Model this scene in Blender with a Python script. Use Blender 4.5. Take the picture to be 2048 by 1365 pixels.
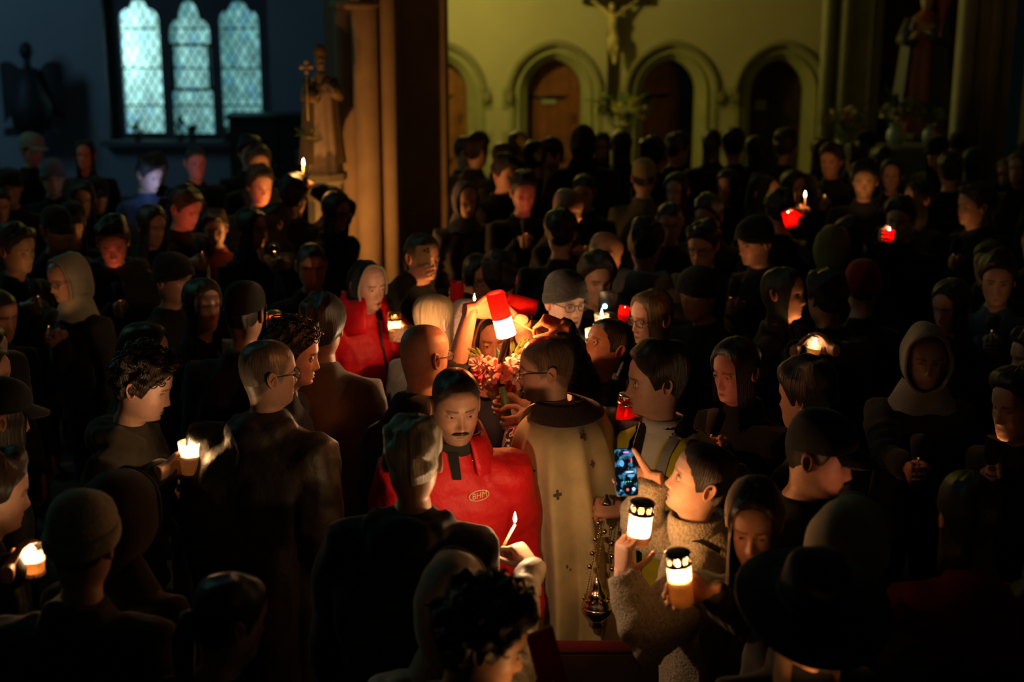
import bpy, bmesh, math, random
import numpy as np
from mathutils import Vector, Matrix
from mathutils.bvhtree import BVHTree

for o in list(bpy.data.objects): bpy.data.objects.remove(o)
scene = bpy.context.scene
COL = scene.collection
random.seed(7); RNG = np.random.RandomState(7)

# ------------------------------------------------------------------ camera
CAM_H, PITCH, LENS = 3.05, math.radians(14.5), 50.0
FPX = 2048 * LENS / 36.0
cam_data = bpy.data.cameras.new('camera'); cam_data.lens = LENS; cam_data.sensor_width = 36.0
cam = bpy.data.objects.new('camera', cam_data); COL.objects.link(cam)
cam.location = (0, 0, CAM_H); cam.rotation_euler = (math.pi/2 - PITCH, 0, 0)
cam_data.dof.use_dof = True; cam_data.dof.focus_distance = 5.15; cam_data.dof.aperture_fstop = 1.8
cam_data.clip_end = 200
scene.camera = cam

# ------------------------------------------------------------------ world, large lights, exposure
scene.view_settings.view_transform = 'Standard'; scene.view_settings.look = 'None'
scene.view_settings.gamma = 1.0; scene.view_settings.use_curve_mapping = False
scene.view_settings.exposure = 0.0
world = bpy.data.worlds.new('night'); scene.world = world; world.use_nodes = True
bg = world.node_tree.nodes['Background']; bg.inputs[0].default_value = (0.35, 0.8, 0.75, 1); bg.inputs[1].default_value = 0.0022

def lamp(name, kind, loc, energy, color, size=0.1, target=None, spot=None, blend=0.6):
    d = bpy.data.lights.new(name, kind); d.energy = energy; d.color = color
    if kind == 'AREA': d.size = size
    else: d.shadow_soft_size = size
    if kind == 'SPOT': d.spot_size = math.radians(spot); d.spot_blend = blend
    o = bpy.data.objects.new(name, d); COL.objects.link(o); o.location = loc
    if target is not None:
        o.rotation_euler = (Vector(target) - Vector(loc)).to_track_quat('-Z', 'Y').to_euler()
    return o

# chancel lamp behind the big pillar, washing the arcade wall in yellow
lamp('chancel_lamp', 'POINT', (-1.15, 17.3, 3.35), 134, (1.0, 0.80, 0.15), 0.10)
# floodlights standing outside the lancet windows
lamp('outside_floodlight', 'POINT', (-5.66, 20.90, 2.08), 62, (0.80, 1.0, 0.95), 0.12)
lamp('outside_yard_light', 'AREA', (-3.6, 26.5, 3.2), 165, (0.50, 0.95, 0.97), 4.0, (-4.6, 20.0, 1.9))
# cold area light added high on the left, standing in for unseen windows
lamp('side_rim_fill', 'AREA', (-7.5, 10.5, 5.2), 26, (0.35, 0.95, 0.80), 2.5, (0.5, 5.5, 1.5))

lamp('aisle_wall_fill', 'AREA', (-9.2, 15.5, 4.2), 60, (0.25, 0.55, 0.80), 2.0, (-6.2, 20.0, 1.6))  # area light added to tint the aisle wall blue, no window modelled

def ray(px, py):
    x = (px - 1024.0) / FPX; y = (682.5 - py) / FPX
    c, s = math.cos(PITCH), math.sin(PITCH)
    return Vector((x, c + y*s, -s + y*c))
CAM = Vector((0, 0, CAM_H))
def at_z(px, py, z): r = ray(px, py); return CAM + r * ((z - CAM_H) / r.z)
def at_y(px, py, y): r = ray(px, py); return CAM + r * (y / r.y)

# ------------------------------------------------------------------ materials
def mat(name):
    m = bpy.data.materials.new(name); m.use_nodes = True
    nt = m.node_tree; nt.nodes.clear()
    out = nt.nodes.new('ShaderNodeOutputMaterial')
    return m, nt, out
def N(nt, t, **kw):
    n = nt.nodes.new(t)
    for k, v in kw.items(): setattr(n, k, v)
    return n
def setin(n, **kw):
    for k, v in kw.items():
        n.inputs[k.replace('_', ' ')].default_value = v
def principled(name, color=None, rough=0.7, src=None, noise=None, bump=None, metallic=0.0, spec=0.5, sheen=0.0, vary=0.0, coat=0.0):
    """src: None | 'object' (Object Info colour) | 'attr' (point colour attribute 'col')
       noise: (scale, amount) colour variation;  bump: (scale, strength, distance, stretch)"""
    m, nt, out = mat(name)
    p = N(nt, 'ShaderNodeBsdfPrincipled'); nt.links.new(p.outputs[0], out.inputs[0])
    p.inputs['Roughness'].default_value = rough; p.inputs['Metallic'].default_value = metallic
    p.inputs['Specular IOR Level'].default_value = spec
    if sheen: p.inputs['Sheen Weight'].default_value = sheen
    if coat: p.inputs['Coat Weight'].default_value = coat
    tc = N(nt, 'ShaderNodeTexCoord')
    if src == 'object': c = N(nt, 'ShaderNodeObjectInfo').outputs['Color']
    elif src == 'attr': a = N(nt, 'ShaderNodeAttribute', attribute_name='col'); c = a.outputs['Color']
    else: r = N(nt, 'ShaderNodeRGB'); r.outputs[0].default_value = (*color, 1); c = r.outputs[0]
    if noise:
        nz = N(nt, 'ShaderNodeTexNoise'); setin(nz, Scale=noise[0], Detail=5.0, Roughness=0.6)
        if len(noise) > 2: nt.links.new(N(nt, 'ShaderNodeAttribute', attribute_name='st').outputs['Vector'], nz.inputs['Vector'])
        else: nt.links.new(tc.outputs['Object'], nz.inputs['Vector'])
        mr = N(nt, 'ShaderNodeMapRange'); setin(mr, From_Min=0.3, From_Max=0.7, To_Min=1-noise[1], To_Max=1+noise[1])
        nt.links.new(nz.outputs['Fac'], mr.inputs['Value'])
        mx = N(nt, 'ShaderNodeMixRGB', blend_type='MULTIPLY'); mx.inputs[0].default_value = 1
        nt.links.new(c, mx.inputs[1]); nt.links.new(mr.outputs[0], mx.inputs[2]); c = mx.outputs[0]
    nt.links.new(c, p.inputs['Base Color'])
    if bump:
        nb = N(nt, 'ShaderNodeTexNoise'); setin(nb, Scale=bump[0], Detail=4.0)
        v = tc.outputs['Object']
        if len(bump) > 3 and bump[3] == 'strand':
            at = N(nt, 'ShaderNodeAttribute', attribute_name='st'); v = at.outputs['Vector']
        elif len(bump) > 3:
            mp = N(nt, 'ShaderNodeMapping'); mp.inputs['Scale'].default_value = bump[3]
            nt.links.new(v, mp.inputs[0]); v = mp.outputs[0]
        nt.links.new(v, nb.inputs['Vector'])
        b = N(nt, 'ShaderNodeBump'); setin(b, Strength=bump[1], Distance=bump[2])
        nt.links.new(nb.outputs['Fac'], b.inputs['Height']); nt.links.new(b.outputs[0], p.inputs['Normal'])
    return m
def emission(name, color, strength):
    m, nt, out = mat(name); e = N(nt, 'ShaderNodeEmission'); e.inputs[0].default_value = (*color, 1); e.inputs[1].default_value = strength
    nt.links.new(e.outputs[0], out.inputs[0]); return m

MAT = {}
MAT['skin'] = principled('skin', rough=0.48, src='attr', noise=(55, 0.10), bump=(260, 0.25, 0.002), spec=0.45)
MAT['cloth'] = principled('cloth', rough=0.9, src='object', noise=(9, 0.18), bump=(240, 0.35, 0.002), spec=0.2, sheen=0.15)
MAT['nylon'] = principled('nylon', rough=0.55, src='object', noise=(7, 0.10), bump=(10, 0.5, 0.03), spec=0.35)
MAT['leather'] = principled('leather', rough=0.35, src='object', noise=(9, 0.15), bump=(90, 0.4, 0.003))
MAT['fleece'] = principled('fleece', rough=1.0, src='object', noise=(110, 0.42), bump=(150, 1.0, 0.010), spec=0.1, sheen=0.4)
MAT['knit'] = principled('knit', rough=1.0, src='object', noise=(90, 0.35), bump=(170, 0.9, 0.006), spec=0.1, sheen=0.3)
MAT['hair'] = principled('hair', rough=0.42, src='object', noise=(1.1, 0.62, 'strand'), bump=(1.0, 1.0, 0.010, 'strand'), spec=0.5)
MAT['leaf'] = principled('leaf', rough=0.5, src='object', noise=(30, 0.3), bump=(60, 0.2, 0.002))
MAT['petal'] = principled('petal', rough=0.6, src='object', noise=(60, 0.15), sheen=0.2)
MAT['eye'] = principled('eye', rough=0.12, src='attr')
MAT['stone'] = principled('stone', rough=0.85, src='object', noise=(4, 0.15), bump=(35, 0.3, 0.01))
MAT['plaster'] = principled('plaster', rough=0.9, src='object', noise=(1.2, 0.06), bump=(18, 0.15, 0.006))
MAT['wood'] = principled('wood', rough=0.55, src='object', noise=(6, 0.3), bump=(14, 0.4, 0.004, (6, 6, 0.6)))
MAT['carving'] = principled('carving', rough=0.6, src='object', noise=(12, 0.15), bump=(40, 0.2, 0.004))
MAT['black'] = principled('black_plastic', (0.012, 0.012, 0.014), 0.35)
MAT['gold'] = principled('gold', (0.85, 0.58, 0.22), 0.22, metallic=1.0)
MAT['silver'] = principled('silver', (0.75, 0.7, 0.65), 0.2, metallic=1.0, noise=(40, 0.2))
MAT['plastic'] = principled('plastic', rough=0.3, src='object')
MAT['floor'] = principled('floor_stone', (0.10, 0.09, 0.08), 0.6, noise=(3, 0.3), bump=(10, 0.2, 0.01))
MAT['flame'] = emission('flame', (1.0, 0.72, 0.32), 26.0)
MAT['wick'] = principled('wick', (0.02, 0.015, 0.01), 0.9)
def wax_mat(name, color, trans=(1, 0.75, 0.45), tmix=0.5):
    m, nt, out = mat(name)
    d = N(nt, 'ShaderNodeBsdfPrincipled'); d.inputs['Base Color'].default_value = (*color, 1); d.inputs['Roughness'].default_value = 0.4
    t = N(nt, 'ShaderNodeBsdfTranslucent'); t.inputs[0].default_value = (*trans, 1)
    x = N(nt, 'ShaderNodeMixShader'); x.inputs[0].default_value = tmix
    nt.links.new(d.outputs[0], x.inputs[1]); nt.links.new(t.outputs[0], x.inputs[2]); nt.links.new(x.outputs[0], out.inputs[0]); return m
MAT['wax'] = wax_mat('wax', (0.85, 0.62, 0.30))
MAT['wax_white'] = wax_mat('wax_white', (0.9, 0.85, 0.75))
def shell_mat(name, color, clear):
    """thin lantern cup: lets part of the flame's light straight through, scatters the rest"""
    m, nt, out = mat(name)
    tr = N(nt, 'ShaderNodeBsdfTransparent'); tr.inputs[0].default_value = (*color, 1)
    tl = N(nt, 'ShaderNodeBsdfTranslucent'); tl.inputs[0].default_value = (*color, 1)
    gl = N(nt, 'ShaderNodeBsdfPrincipled'); gl.inputs['Base Color'].default_value = (*color, 1); gl.inputs['Roughness'].default_value = 0.22
    a = N(nt, 'ShaderNodeMixShader'); a.inputs[0].default_value = 0.30; nt.links.new(tl.outputs[0], a.inputs[1]); nt.links.new(gl.outputs[0], a.inputs[2])
    b = N(nt, 'ShaderNodeMixShader'); b.inputs[0].default_value = clear; nt.links.new(a.outputs[0], b.inputs[1]); nt.links.new(tr.outputs[0], b.inputs[2])
    nt.links.new(b.outputs[0], out.inputs[0]); return m
MAT['shell_white'] = shell_mat('lantern_white', (1.0, 0.86, 0.66), 0.45)
MAT['shell_red'] = shell_mat('lantern_red', (0.95, 0.05, 0.04), 0.30)
MAT['glass'] = shell_mat('candle_glass', (1.0, 0.95, 0.88), 0.80)
MAT['lens'] = shell_mat('lens', (0.9, 0.92, 0.95), 0.90)
def pane_mat():
    m, nt, out = mat('window_glass')
    oi = N(nt, 'ShaderNodeObjectInfo'); tc = N(nt, 'ShaderNodeTexCoord')
    nz = N(nt, 'ShaderNodeTexNoise'); setin(nz, Scale=9.0, Detail=3.0); nt.links.new(tc.outputs['Object'], nz.inputs['Vector'])
    mr = N(nt, 'ShaderNodeMapRange'); setin(mr, From_Min=0.3, From_Max=0.7, To_Min=0.7, To_Max=1.2); nt.links.new(nz.outputs['Fac'], mr.inputs['Value'])
    mx = N(nt, 'ShaderNodeMixRGB', blend_type='MULTIPLY'); mx.inputs[0].default_value = 1
    nt.links.new(oi.outputs['Color'], mx.inputs[1]); nt.links.new(mr.outputs[0], mx.inputs[2])
    t = N(nt, 'ShaderNodeBsdfTranslucent'); nt.links.new(mx.outputs[0], t.inputs[0])
    g = N(nt, 'ShaderNodeBsdfGlossy'); g.inputs['Roughness'].default_value = 0.1
    x = N(nt, 'ShaderNodeMixShader'); x.inputs[0].default_value = 0.04
    nt.links.new(t.outputs[0], x.inputs[1]); nt.links.new(g.outputs[0], x.inputs[2]); nt.links.new(x.outputs[0], out.inputs[0]); return m
MAT['pane'] = pane_mat()
def checker_cuff():
    m, nt, out = mat('embroidered_cuff')
    p = N(nt, 'ShaderNodeBsdfPrincipled'); p.inputs['Roughness'].default_value = 0.8
    tc = N(nt, 'ShaderNodeTexCoord'); mp = N(nt, 'ShaderNodeMapping'); mp.inputs['Rotation'].default_value = (0.3, 0.7, 0.6)
    w = N(nt, 'ShaderNodeTexWave', wave_type='BANDS'); setin(w, Scale=26.0, Distortion=6.0, Detail=1.0)
    cr = N(nt, 'ShaderNodeValToRGB'); cr.color_ramp.interpolation = 'CONSTANT'
    e = cr.color_ramp.elements; e[0].color = (0.02, 0.015, 0.02, 1); e[1].position = 0.38; e[1].color = (0.75, 0.68, 0.66, 1)
    n = e.new(0.66); n.color = (0.55, 0.03, 0.04, 1)
    nt.links.new(tc.outputs['Object'], mp.inputs[0]); nt.links.new(mp.outputs[0], w.inputs['Vector']); nt.links.new(w.outputs['Fac'], cr.inputs[0])
    nt.links.new(cr.outputs[0], p.inputs['Base Color']); nt.links.new(p.outputs[0], out.inputs[0]); return m
MAT['cuff'] = checker_cuff()

# ------------------------------------------------------------------ mesh helpers
class MB:
    def __init__(s): s.V = []; s.F = []; s.C = []; s.S = []; s.n = 0
    def add(s, v, f, col=None, st=None):
        v = np.asarray(v, float).reshape(-1, 3); k = len(v)
        s.V.append(v); n = s.n
        s.F.extend([tuple(int(i) + n for i in q) for q in f])
        c = np.ones((k, 4)) if col is None else np.asarray(col, float)
        if c.ndim == 1: c = np.tile(np.append(c[:3], 1.0), (k, 1))
        s.C.append(c); s.S.append(np.zeros((k, 3)) if st is None else np.asarray(st, float).reshape(-1, 3)); s.n += k
        return s
    def loft(s, rings, cap=(True, True), closed=True, col=None, st=None):
        R = np.asarray(rings, float); nr, nc = R.shape[:2]
        f = gridf(nr, nc, closed)
        if cap[0]: f.append(tuple(range(nc))[::-1])
        if cap[1]: f.append(tuple((nr-1)*nc + i for i in range(nc)))
        return s.add(R.reshape(-1, 3), f, col, st)
    def tube(s, path, rad, n=8, cap=True, col=None, flat=None, up=(0, 0, 1)):
        path = np.asarray(path, float); k = len(path)
        rad = np.full(k, float(rad)) if np.ndim(rad) == 0 else np.asarray(rad, float)
        return s.loft(tube_rings(path, rad, n, flat, up), (cap, cap), True, col)
    def box(s, c, size, rot=None, col=None):
        x, y, z = [k/2 for k in size]
        v = np.array([(-x,-y,-z),(x,-y,-z),(x,y,-z),(-x,y,-z),(-x,-y,z),(x,-y,z),(x,y,z),(-x,y,z)], float)
        if rot is not None: v = v @ np.array(rot).T
        return s.add(v + np.asarray(c, float), [(3,2,1,0),(4,5,6,7),(0,1,5,4),(1,2,6,5),(2,3,7,6),(3,0,4,7)], col)
    def ball(s, c, r, nu=12, nv=8, rot=None, col=None):
        r = np.full(3, float(r)) if np.ndim(r) == 0 else np.asarray(r, float)
        ph = np.linspace(0.02, math.pi-0.02, nv); th = np.arange(nu)*2*math.pi/nu
        R = np.stack([np.outer(np.sin(ph), np.cos(th)), np.outer(np.sin(ph), np.sin(th)), np.outer(np.cos(ph), np.ones(nu))], -1) * r
        if rot is not None: R = R @ np.array(rot).T
        return s.loft((R + np.asarray(c, float))[::-1], col=col)
    def lathe(s, prof, n=24, c=(0, 0, 0), cap=(False, False), col=None, rot=None):
        th = np.arange(n)*2*math.pi/n
        R = np.array([[(r*math.cos(t), r*math.sin(t), z) for t in th] for r, z in prof])
        if rot is not None: R = R @ np.array(rot).T
        return s.loft(R + np.asarray(c, float), cap, True, col)
    def data(s): return np.concatenate(s.V), s.F, np.concatenate(s.C), np.concatenate(s.S)
    def mesh(s, name, smooth=True):
        v, f, c, st = s.data()
        return mk_mesh(name, v, f, c, st, smooth)
def mk_mesh(name, v, f, c=None, st=None, smooth=True):
    me = bpy.data.meshes.new(name); me.from_pydata(np.asarray(v).tolist(), [], f)
    if c is not None:
        a = me.color_attributes.new('col', 'FLOAT_COLOR', 'POINT'); a.data.foreach_set('color', np.asarray(c, np.float32).ravel())
    if st is not None and np.any(st):
        a = me.attributes.new('st', 'FLOAT_VECTOR', 'POINT'); a.data.foreach_set('vector', np.asarray(st, np.float32).ravel())
    if smooth: me.polygons.foreach_set('use_smooth', [True]*len(me.polygons))
    me.update(); return me
def gridf(nr, nc, closed=True):
    f = []; m = nc if closed else nc-1
    for r in range(nr-1):
        a = r*nc; b = a+nc
        for c in range(m):
            d = (c+1) % nc
            f.append((a+c, a+d, b+d, b+c))
    return f
def tube_rings(path, rad, n=8, flat=None, up=(0, 0, 1)):
    path = np.asarray(path, float); k = len(path)
    t = np.gradient(path, axis=0); t /= np.linalg.norm(t, axis=1)[:, None] + 1e-12
    u0 = np.asarray(up, float)
    if abs(np.dot(u0, t[0])) > 0.95: u0 = np.array((1.0, 0, 0)) if abs(t[0][0]) < 0.9 else np.array((0, 1.0, 0))
    th = np.arange(n)*2*math.pi/n; out = []
    u = u0
    for i in range(k):
        u = u - t[i]*np.dot(u, t[i]); u /= np.linalg.norm(u) + 1e-12
        w = np.cross(t[i], u); fl = 1.0 if flat is None else flat
        out.append(path[i] + rad[i]*(np.outer(np.cos(th), u)*fl + np.outer(np.sin(th), w)))
    return np.array(out)
def link(name, me, material, parent=None, color=None):
    o = bpy.data.objects.new(name, me); COL.objects.link(o)
    if material is not None and len(me.materials) == 0: me.materials.append(MAT[material] if isinstance(material, str) else material)
    if parent is not None: o.parent = parent
    if color is not None: o.color = (*color, 1)
    return o
def part(name, mb, material, parent=None, color=None, smooth=True):
    return link(name, mb.mesh(name, smooth), material, parent, color)
def tag(o, label, cat, group=None):
    o['label'] = label; o['category'] = cat
    if group: o['group'] = group
    return o
def empty(name, loc=(0, 0, 0), rz=0.0, label=None, cat=None, group=None):
    o = bpy.data.objects.new(name, None); COL.objects.link(o); o.location = loc; o.rotation_euler = (0, 0, rz)
    o.empty_display_size = 0.1
    if label: tag(o, label, cat, group)
    return o
def struct(o): o['kind'] = 'structure'; return o
def unit(v): v = np.asarray(v, float); return v/(np.linalg.norm(v)+1e-12)
def rotx(a): c, s = math.cos(a), math.sin(a); return np.array(((1,0,0),(0,c,-s),(0,s,c)))
def roty(a): c, s = math.cos(a), math.sin(a); return np.array(((c,0,s),(0,1,0),(-s,0,c)))
def rotz(a): c, s = math.cos(a), math.sin(a); return np.array(((c,-s,0),(s,c,0),(0,0,1)))
def rot_to(axis):           # matrix turning +Z into axis
    return np.array(Vector((0, 0, 1)).rotation_difference(Vector(axis)).to_matrix())
class SinNoise:
    def __init__(s, seed, freq, n=10, an=(1, 1, 1)):
        r = np.random.RandomState(seed); d = r.normal(size=(n, 3)); d /= np.linalg.norm(d, axis=1)[:, None]
        s.k = d*freq*r.uniform(0.6, 1.6, (n, 1))*np.asarray(an); s.p = r.uniform(0, 6.28, n); s.n = n
    def __call__(s, v): return np.sin(np.asarray(v) @ s.k.T + s.p).sum(-1)/math.sqrt(s.n)
def sstep(a, b, x): t = np.clip((np.asarray(x)-a)/(b-a), 0, 1); return t*t*(3-2*t)
REMESH_TMP = []
def remesh(mb, voxel, smooth=4):
    """weld overlapping closed shapes into one continuous surface"""
    v, f, c, st = mb.data()
    me = bpy.data.meshes.new('tmp'); me.from_pydata(v.tolist(), [], f)
    o = bpy.data.objects.new('tmp', me); TMPCOL.objects.link(o)
    m = o.modifiers.new('r', 'REMESH'); m.mode = 'VOXEL'; m.voxel_size = voxel
    if smooth:
        m = o.modifiers.new('s', 'SMOOTH'); m.iterations = smooth; m.factor = 0.5
    bpy.context.view_layer.update()
    dg = bpy.context.evaluated_depsgraph_get(); ev = o.evaluated_get(dg); em = ev.to_mesh()
    nv = len(em.vertices); V = np.empty(nv*3, np.float32); em.vertices.foreach_get('co', V); V = V.reshape(-1, 3).astype(float)
    NN = np.empty(nv*3, np.float32); em.vertices.foreach_get('normal', NN); NN = NN.reshape(-1, 3).astype(float)
    F = [tuple(p.vertices) for p in em.polygons]
    ev.to_mesh_clear(); bpy.data.objects.remove(o); bpy.data.meshes.remove(me)
    return V, F, NN
TMPCOL = COL
# ------------------------------------------------------------------ people
HT = np.array([.117,.113,.104,.088,.065,.035,.0,-.02,-.04,-.06,-.075,-.09,-.103,-.113,-.120,-.135])
HF = np.array([.000,-.028,-.053,-.074,-.088,-.0935,-.0895,-.0885,-.089,-.0895,-.0895,-.089,-.086,-.076,-.050,-.042])
HB = np.array([.020,.050,.073,.090,.101,.104,.100,.094,.086,.077,.071,.067,.065,.064,.064,.066])
HW = np.array([.008,.030,.048,.063,.0725,.0760,.0750,.0735,.0715,.0680,.0640,.0575,.0500,.0470,.0500,.0530])
def htab(T, h): return np.interp(-np.asarray(h), -HT, T)
def head_pt(th, h, hs=1.0, fem=False):
    """smooth skull surface (no features) at angle th (0 = face) and height h"""
    F, B, W = htab(HF, h), htab(HB, h), htab(HW, h)
    if fem: W = W*np.where(h < 0, 0.95, 0.98)
    c, s = np.cos(th), np.sin(th); yc = 0.012
    x = W*np.sign(s)*np.abs(s)**0.90
    y = yc + np.where(c > 0, (F-yc)*np.abs(c)**0.86, (B-yc)*np.abs(c)**0.92)
    return np.stack([x, y, h + 0*x], -1)*hs
def g2(x, h, cx, ch, sx, sh): return np.exp(-((x-cx)/sx)**2 - ((h-ch)/sh)**2)
def head_grid(nr, nc, fem=False, nose=1.0, jaw=1.0):
    ph = np.linspace(-math.pi, math.pi, nc, endpoint=False); th = ph - 0.45*np.sin(ph)
    t = np.linspace(0, 1, nr)
    h = np.interp(t, [0, .10, .25, .97, 1.0], [.117, .108, .085, -.113, -.122])
    TH, Hh = np.meshgrid(th, h)
    P = head_pt(TH, Hh, 1.0, fem)
    x, hh = P[..., 0], P[..., 2]; front = sstep(0.05, 0.5, np.cos(TH))
    d = np.zeros_like(x)
    # nose
    amp = np.interp(-hh, [-.022, -.012, .006, .026, .038, .047, .054], [0, .003, .008, .018, .024*nose, .013, 0])
    sx = np.interp(-hh, [-.02, 0, .025, .042, .055], [.008, .0075, .0095, .0125, .014])
    d += amp*np.exp(-(np.abs(x)/sx)**2.2)
    d += .006*(g2(np.abs(x), hh, .013, -.041, .007, .008))               # nostril wings
    d -= .0115*g2(np.abs(x), hh, .031, .003, .0165, .0115)               # eye sockets
    d += .0045*g2(np.abs(x), hh, .026, .023, .024, .008)*(1 if not fem else .6)   # brow
    d += .0040*g2(np.abs(x), hh, .046, -.028, .016, .018)                # cheekbones
    d -= .0030*g2(np.abs(x), hh, .040, -.065, .014, .018)
    d += .0055*g2(x, hh, 0, -.0665, .019, .0050)                          # lips
    d += .0060*g2(x, hh, 0, -.0785, .017, .0055)
    d -= .0040*g2(x, hh, 0, -.0725, .022, .0022)
    d -= .0045*g2(x, hh, 0, -.089, .018, .006)
    d += .0060*jaw*g2(x, hh, 0, -.102, .017, .010)
    P[..., 1] -= d*front
    return P, TH, Hh
def mix(a, b, t): t = np.asarray(t)[..., None]; return np.asarray(a)*(1-t) + np.asarray(b)*t
SKINS = {'light': (.60, .36, .26), 'fair': (.70, .43, .34), 'tan': (.50, .265, .175), 'rosy': (.66, .34, .25), 'dark': (.30, .17, .11)}
def hairline(th, style=0):
    a = np.abs(th)
    return np.interp(a, [0, .45, .85, 1.15, 1.35, 1.60, 1.80, 2.3, 3.15],
                        [.078+style*.02, .074+style*.02, .050+style*.015, .030, -.022, -.010, -.030, -.062, -.078])
HAND_CACHE = {}
def hand_mesh(pose, n=7):
    """canonical hand: wrist at 0, fingers +Y, palm faces -Z, thumb +X"""
    if (pose, n) in HAND_CACHE: return HAND_CACHE[(pose, n)]
    mb = MB()
    curls = {'grip': [(55, 62, 40), (58, 62, 40), (60, 64, 42), (60, 66, 45)],
             'wide': [(38, 46, 30), (40, 46, 30), (42, 48, 32), (44, 50, 34)],
             'phone': [(40, 48, 30), (42, 48, 30), (44, 50, 32), (46, 52, 34)],
             'pinch': [(48, 52, 30), (62, 70, 45), (70, 78, 50), (74, 82, 55)],
             'open': [(4, 8, 6), (2, 6, 5), (6, 10, 6), (12, 14, 8)],
             'relax': [(22, 28, 18), (26, 32, 20), (30, 36, 22), (34, 38, 24)],
             'fist': [(72, 92, 55), (74, 94, 56), (76, 94, 56), (78, 92, 54)]}[pose]
    rings = []
    for y, w, t, zc, xo in ((-.03, .027, .021, 0, 0), (0, .029, .020, 0, 0), (.02, .036, .019, -.002, .002), (.05, .042, .017, -.002, .001), (.08, .042, .0145, 0, 0), (.096, .037, .011, 0, -.001)):
        a = np.arange(14)*2*math.pi/14
        rings.append(np.stack([xo + w*np.sign(np.cos(a))*np.abs(np.cos(a))**.8, np.full(14, y), zc + t*np.sign(np.sin(a))*np.abs(np.sin(a))**.8], -1))
    mb.loft(rings)
    def finger(base, yaw, lens, rads, cs):
        p = np.array(base, float); path = [p - np.array((math.sin(yaw), math.cos(yaw), 0))*.014]; a = 0
        rr = [rads[0]]
        path.append(p.copy()); rr.append(rads[0]*1.02)
        for L, c, r in zip(lens, cs, rads[1:]):
            a += math.radians(c); dv = np.array((math.sin(yaw)*math.cos(a), math.cos(yaw)*math.cos(a), -math.sin(a)))
            path.append(p + dv*L*.55); rr.append((rr[-1]+r)/2*.97)
            p = p + dv*L; path.append(p.copy()); rr.append(r)
        path.append(p + dv*rads[-1]*.7); rr.append(rads[-1]*.6)
        mb.tube(path, rr, n)
    fx = [(.031, .10), (.0105, .03), (-.0105, -.04), (-.0305, -.12)]
    fl = [(.043, .026, .021), (.047, .030, .022), (.044, .028, .022), (.034, .021, .019)]
    for (x, yw), L, c in zip(fx, fl, curls):
        finger((x, .088 if abs(x) < .02 else .082, 0), yw, L, (.0096, .0088, .0080, .0070), c)
    th = {'grip': ((.75, .45, -.5), (.25, .75, -.6), (-.25, .75, -.6)), 'wide': ((.8, .4, -.45), (.55, .7, -.45), (.25, .85, -.45)),
          'phone': ((.9, .25, -.35), (.92, .30, -.25), (.9, .38, -.2)),
          'pinch': ((.6, .6, -.5), (.25, .85, -.45), (.05, .9, -.45)), 'open': ((.85, .5, -.1), (.7, .7, -.05), (.6, .8, 0)),
          'relax': ((.6, .7, -.35), (.35, .9, -.3), (.2, .95, -.3)), 'fist': ((.6, .55, -.6), (-.2, .75, -.6), (-.75, .4, -.5))}[pose]
    p = np.array((.022, .018, -.006)); path = [p - np.array((.01, .012, 0)), p]; rr = [.014, .0155]
    for dv, L, r in zip(th, (.045, .034, .027), (.0125, .0105, .0085)):
        p = p + unit(dv)*L; path.append(p); rr.append(r)
    path.append(p + unit(th[2])*.006); rr.append(.005)
    mb.tube(path, rr, n)
    V, F, NN = remesh(mb, .0042, 2) if n > 6 else (mb.data()[0], mb.data()[1], None)
    HAND_CACHE[(pose, n)] = (V, F); return V, F
def ik(S, W, L1, L2, hint):
    S, W = np.asarray(S, float), np.asarray(W, float); d = W - S; D = np.linalg.norm(d)
    if D > (L1+L2)*.995: k = D/((L1+L2)*.995); L1 *= k; L2 *= k
    a = (L1*L1 - L2*L2 + D*D)/(2*D); hgt = math.sqrt(max(L1*L1 - a*a, 1e-6)); u = d/D
    hv = np.asarray(hint, float); hv = hv - u*np.dot(hv, u); hv = unit(hv)
    return S + u*a + hv*hgt
def grip(C, A, g, right, r=.036, pose='grip', sc=1.0):
    """hand frame closing on a rod: C centre, A rod axis towards the thumb, g from the rod to the palm"""
    A = unit(A); g = np.asarray(g, float); g = unit(g - A*np.dot(g, A))
    y = np.cross(g, A)*(-1 if right else 1)
    o = np.asarray(C, float) + g*(r + .016*sc) - y*.075*sc
    return dict(o=o, t=A, y=y, z=g, pose=pose, sc=sc, right=right)
def hand_at(o, y, z, right, pose='relax', sc=1.0):
    y = unit(y); z = np.asarray(z, float); z = unit(z - y*np.dot(z, y)); t = np.cross(y, z)*(-1 if right else 1)
    return dict(o=np.asarray(o, float), t=t, y=y, z=z, pose=pose, sc=sc, right=right)
def pinch(C, y, z, right, sc=1.0):
    """finger and thumb tips meeting at C, fingers along y, back of the hand towards z"""
    h = hand_at((0, 0, 0), y, z, right, 'pinch', sc); h['o'] = np.asarray(C, float) - (h['t']*.030 + h['y']*.108 - h['z']*.052)*sc; return h
def hand_verts(h, n=7):
    V, F = hand_mesh(h['pose'], n); s = h['sc']
    W = h['o'] + (V[:, :1]*h['t'] + V[:, 1:2]*h['y'] + V[:, 2:]*h['z'])*s
    if h['right']: F = [f[::-1] for f in F]
    return W, F
PEOPLE = {}
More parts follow.
